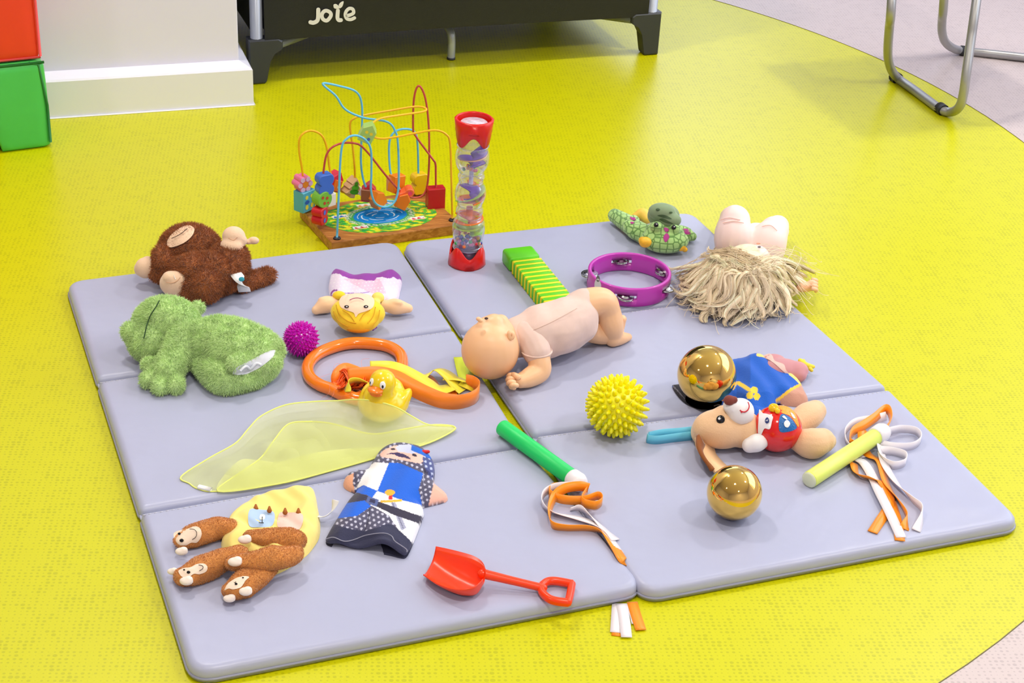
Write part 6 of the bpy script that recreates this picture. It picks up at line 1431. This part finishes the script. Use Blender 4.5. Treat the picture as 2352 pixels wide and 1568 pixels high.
for i in range(64):                                                   # hair falling back over the left shoulder and the brow
    root = (1704 + 26 * hr.normal(), 606 + 9 * hr.normal(), T + .088); a = hr.uniform(1.5, PI + .4)
    tip = (1705 + 95 * math.cos(a) + 10 * hr.normal(), 585 - 26 * abs(math.sin(a)) + 26 * hr.random(), T + .05 * hr.random() + .02)
    add_lock(hr, root, tip, .016, .010, .9, 13, .0034, .02)
for i in range(110):                                                  # stray flyaway hairs
    u = hr.random(); a = math.radians(200 - 230 * u); tip = (1706 + 172 * math.cos(a) * hr.uniform(.85, 1.06), 640 + max(-60, 112 * math.sin(a)) * hr.uniform(.85, 1.05), T + .002 + .02 * hr.random())
    add_lock(hr, (1716 + 30 * hr.normal(), 610 + 12 * hr.normal(), T + .085), tip, .03 + .02 * hr.random(), .014, 1.2, 1, .003, .03 * hr.normal())
def strand_mesh(S, r):
    S = np.array(S); m, n = S.shape[:2]; t_ = np.gradient(S, axis=1); t_ /= np.maximum(np.linalg.norm(t_, axis=2), 1e-9)[..., None]
    nn = np.cross(t_, [0, 0, 1.0]); nn /= np.maximum(np.linalg.norm(nn, axis=2), 1e-9)[..., None]; bb = np.cross(t_, nn); V = []
    for k in range(3):
        a = k * 2 * PI / 3; V.append(S + r * (math.cos(a) * nn + math.sin(a) * bb))
    V = np.stack(V, 2).reshape(-1, 3); I = np.arange(m * n * 3).reshape(m, n, 3); F = []
    for k in range(3):
        u = (k + 1) % 3; F.append(np.stack([I[:, :-1, k], I[:, 1:, k], I[:, 1:, u], I[:, :-1, u]], -1).reshape(-1, 4))
    return V, np.concatenate(F)
VS, FS = strand_mesh(strands, .00040)
HAIR = lin((248, 226, 190))
sc_col = np.repeat(HAIR[None] * (1 + .12 * np.array(tint)[:, None] + .05 * hr.normal(size=(len(strands), 1))), 19 * 3, 0)
LV, LF, LC, n0 = [], [], [], 0
for base, rad, tn in locks:                                           # each lock is a smooth flattened body streaked along its length
    rad = rad * np.concatenate([np.linspace(.8, 1, 12), np.linspace(1, .25, len(rad) - 12)]); base = base.copy(); base[:, 2] = np.maximum(base[:, 2], T + .0015 + rad * .5)
    v, f = tube(spline(np.column_stack([base, rad]), 2)[:, :3], spline(np.column_stack([base, rad]), 2)[:, 3], 16, flat=.55)
    k = len(v) // 16; st_ = 1 + .10 * tn + .16 * hr.normal(size=16)
    LV.append(v); LF += [tuple(i + n0 for i in q) for q in f]; n0 += len(v); LC.append(np.tile(HAIR[None] * st_[:, None], (k, 1)))
M_hair = M('blond_fibre', (230, 210, 176), .42, attr=True, spec=.5)
dl.part('hair_locks', (np.concatenate(LV), LF), M_hair, 'long wavy pale blond locks', kind='stuff', col=np.clip(np.concatenate(LC), .03, .97))
dl.part('loose_hair', (VS, FS), M_hair, 'fine loose pale blond hairs', kind='stuff', col=np.clip(sc_col, .03, .97))
cap = clampz(blob([eb(1700, 656, 138, 17, 82), eb(1706, 645, 100, 36, 64), eb(1715, 615, 60, 58, 48), eb(1720, 610, 40, 36, 34, lift=.038)], .005, 8))
dl.part('hair_mass', cap, M('blond_under_hair', (250, 230, 194), .7, bump=.6, bscale=120, vary=.2, vscale=150))
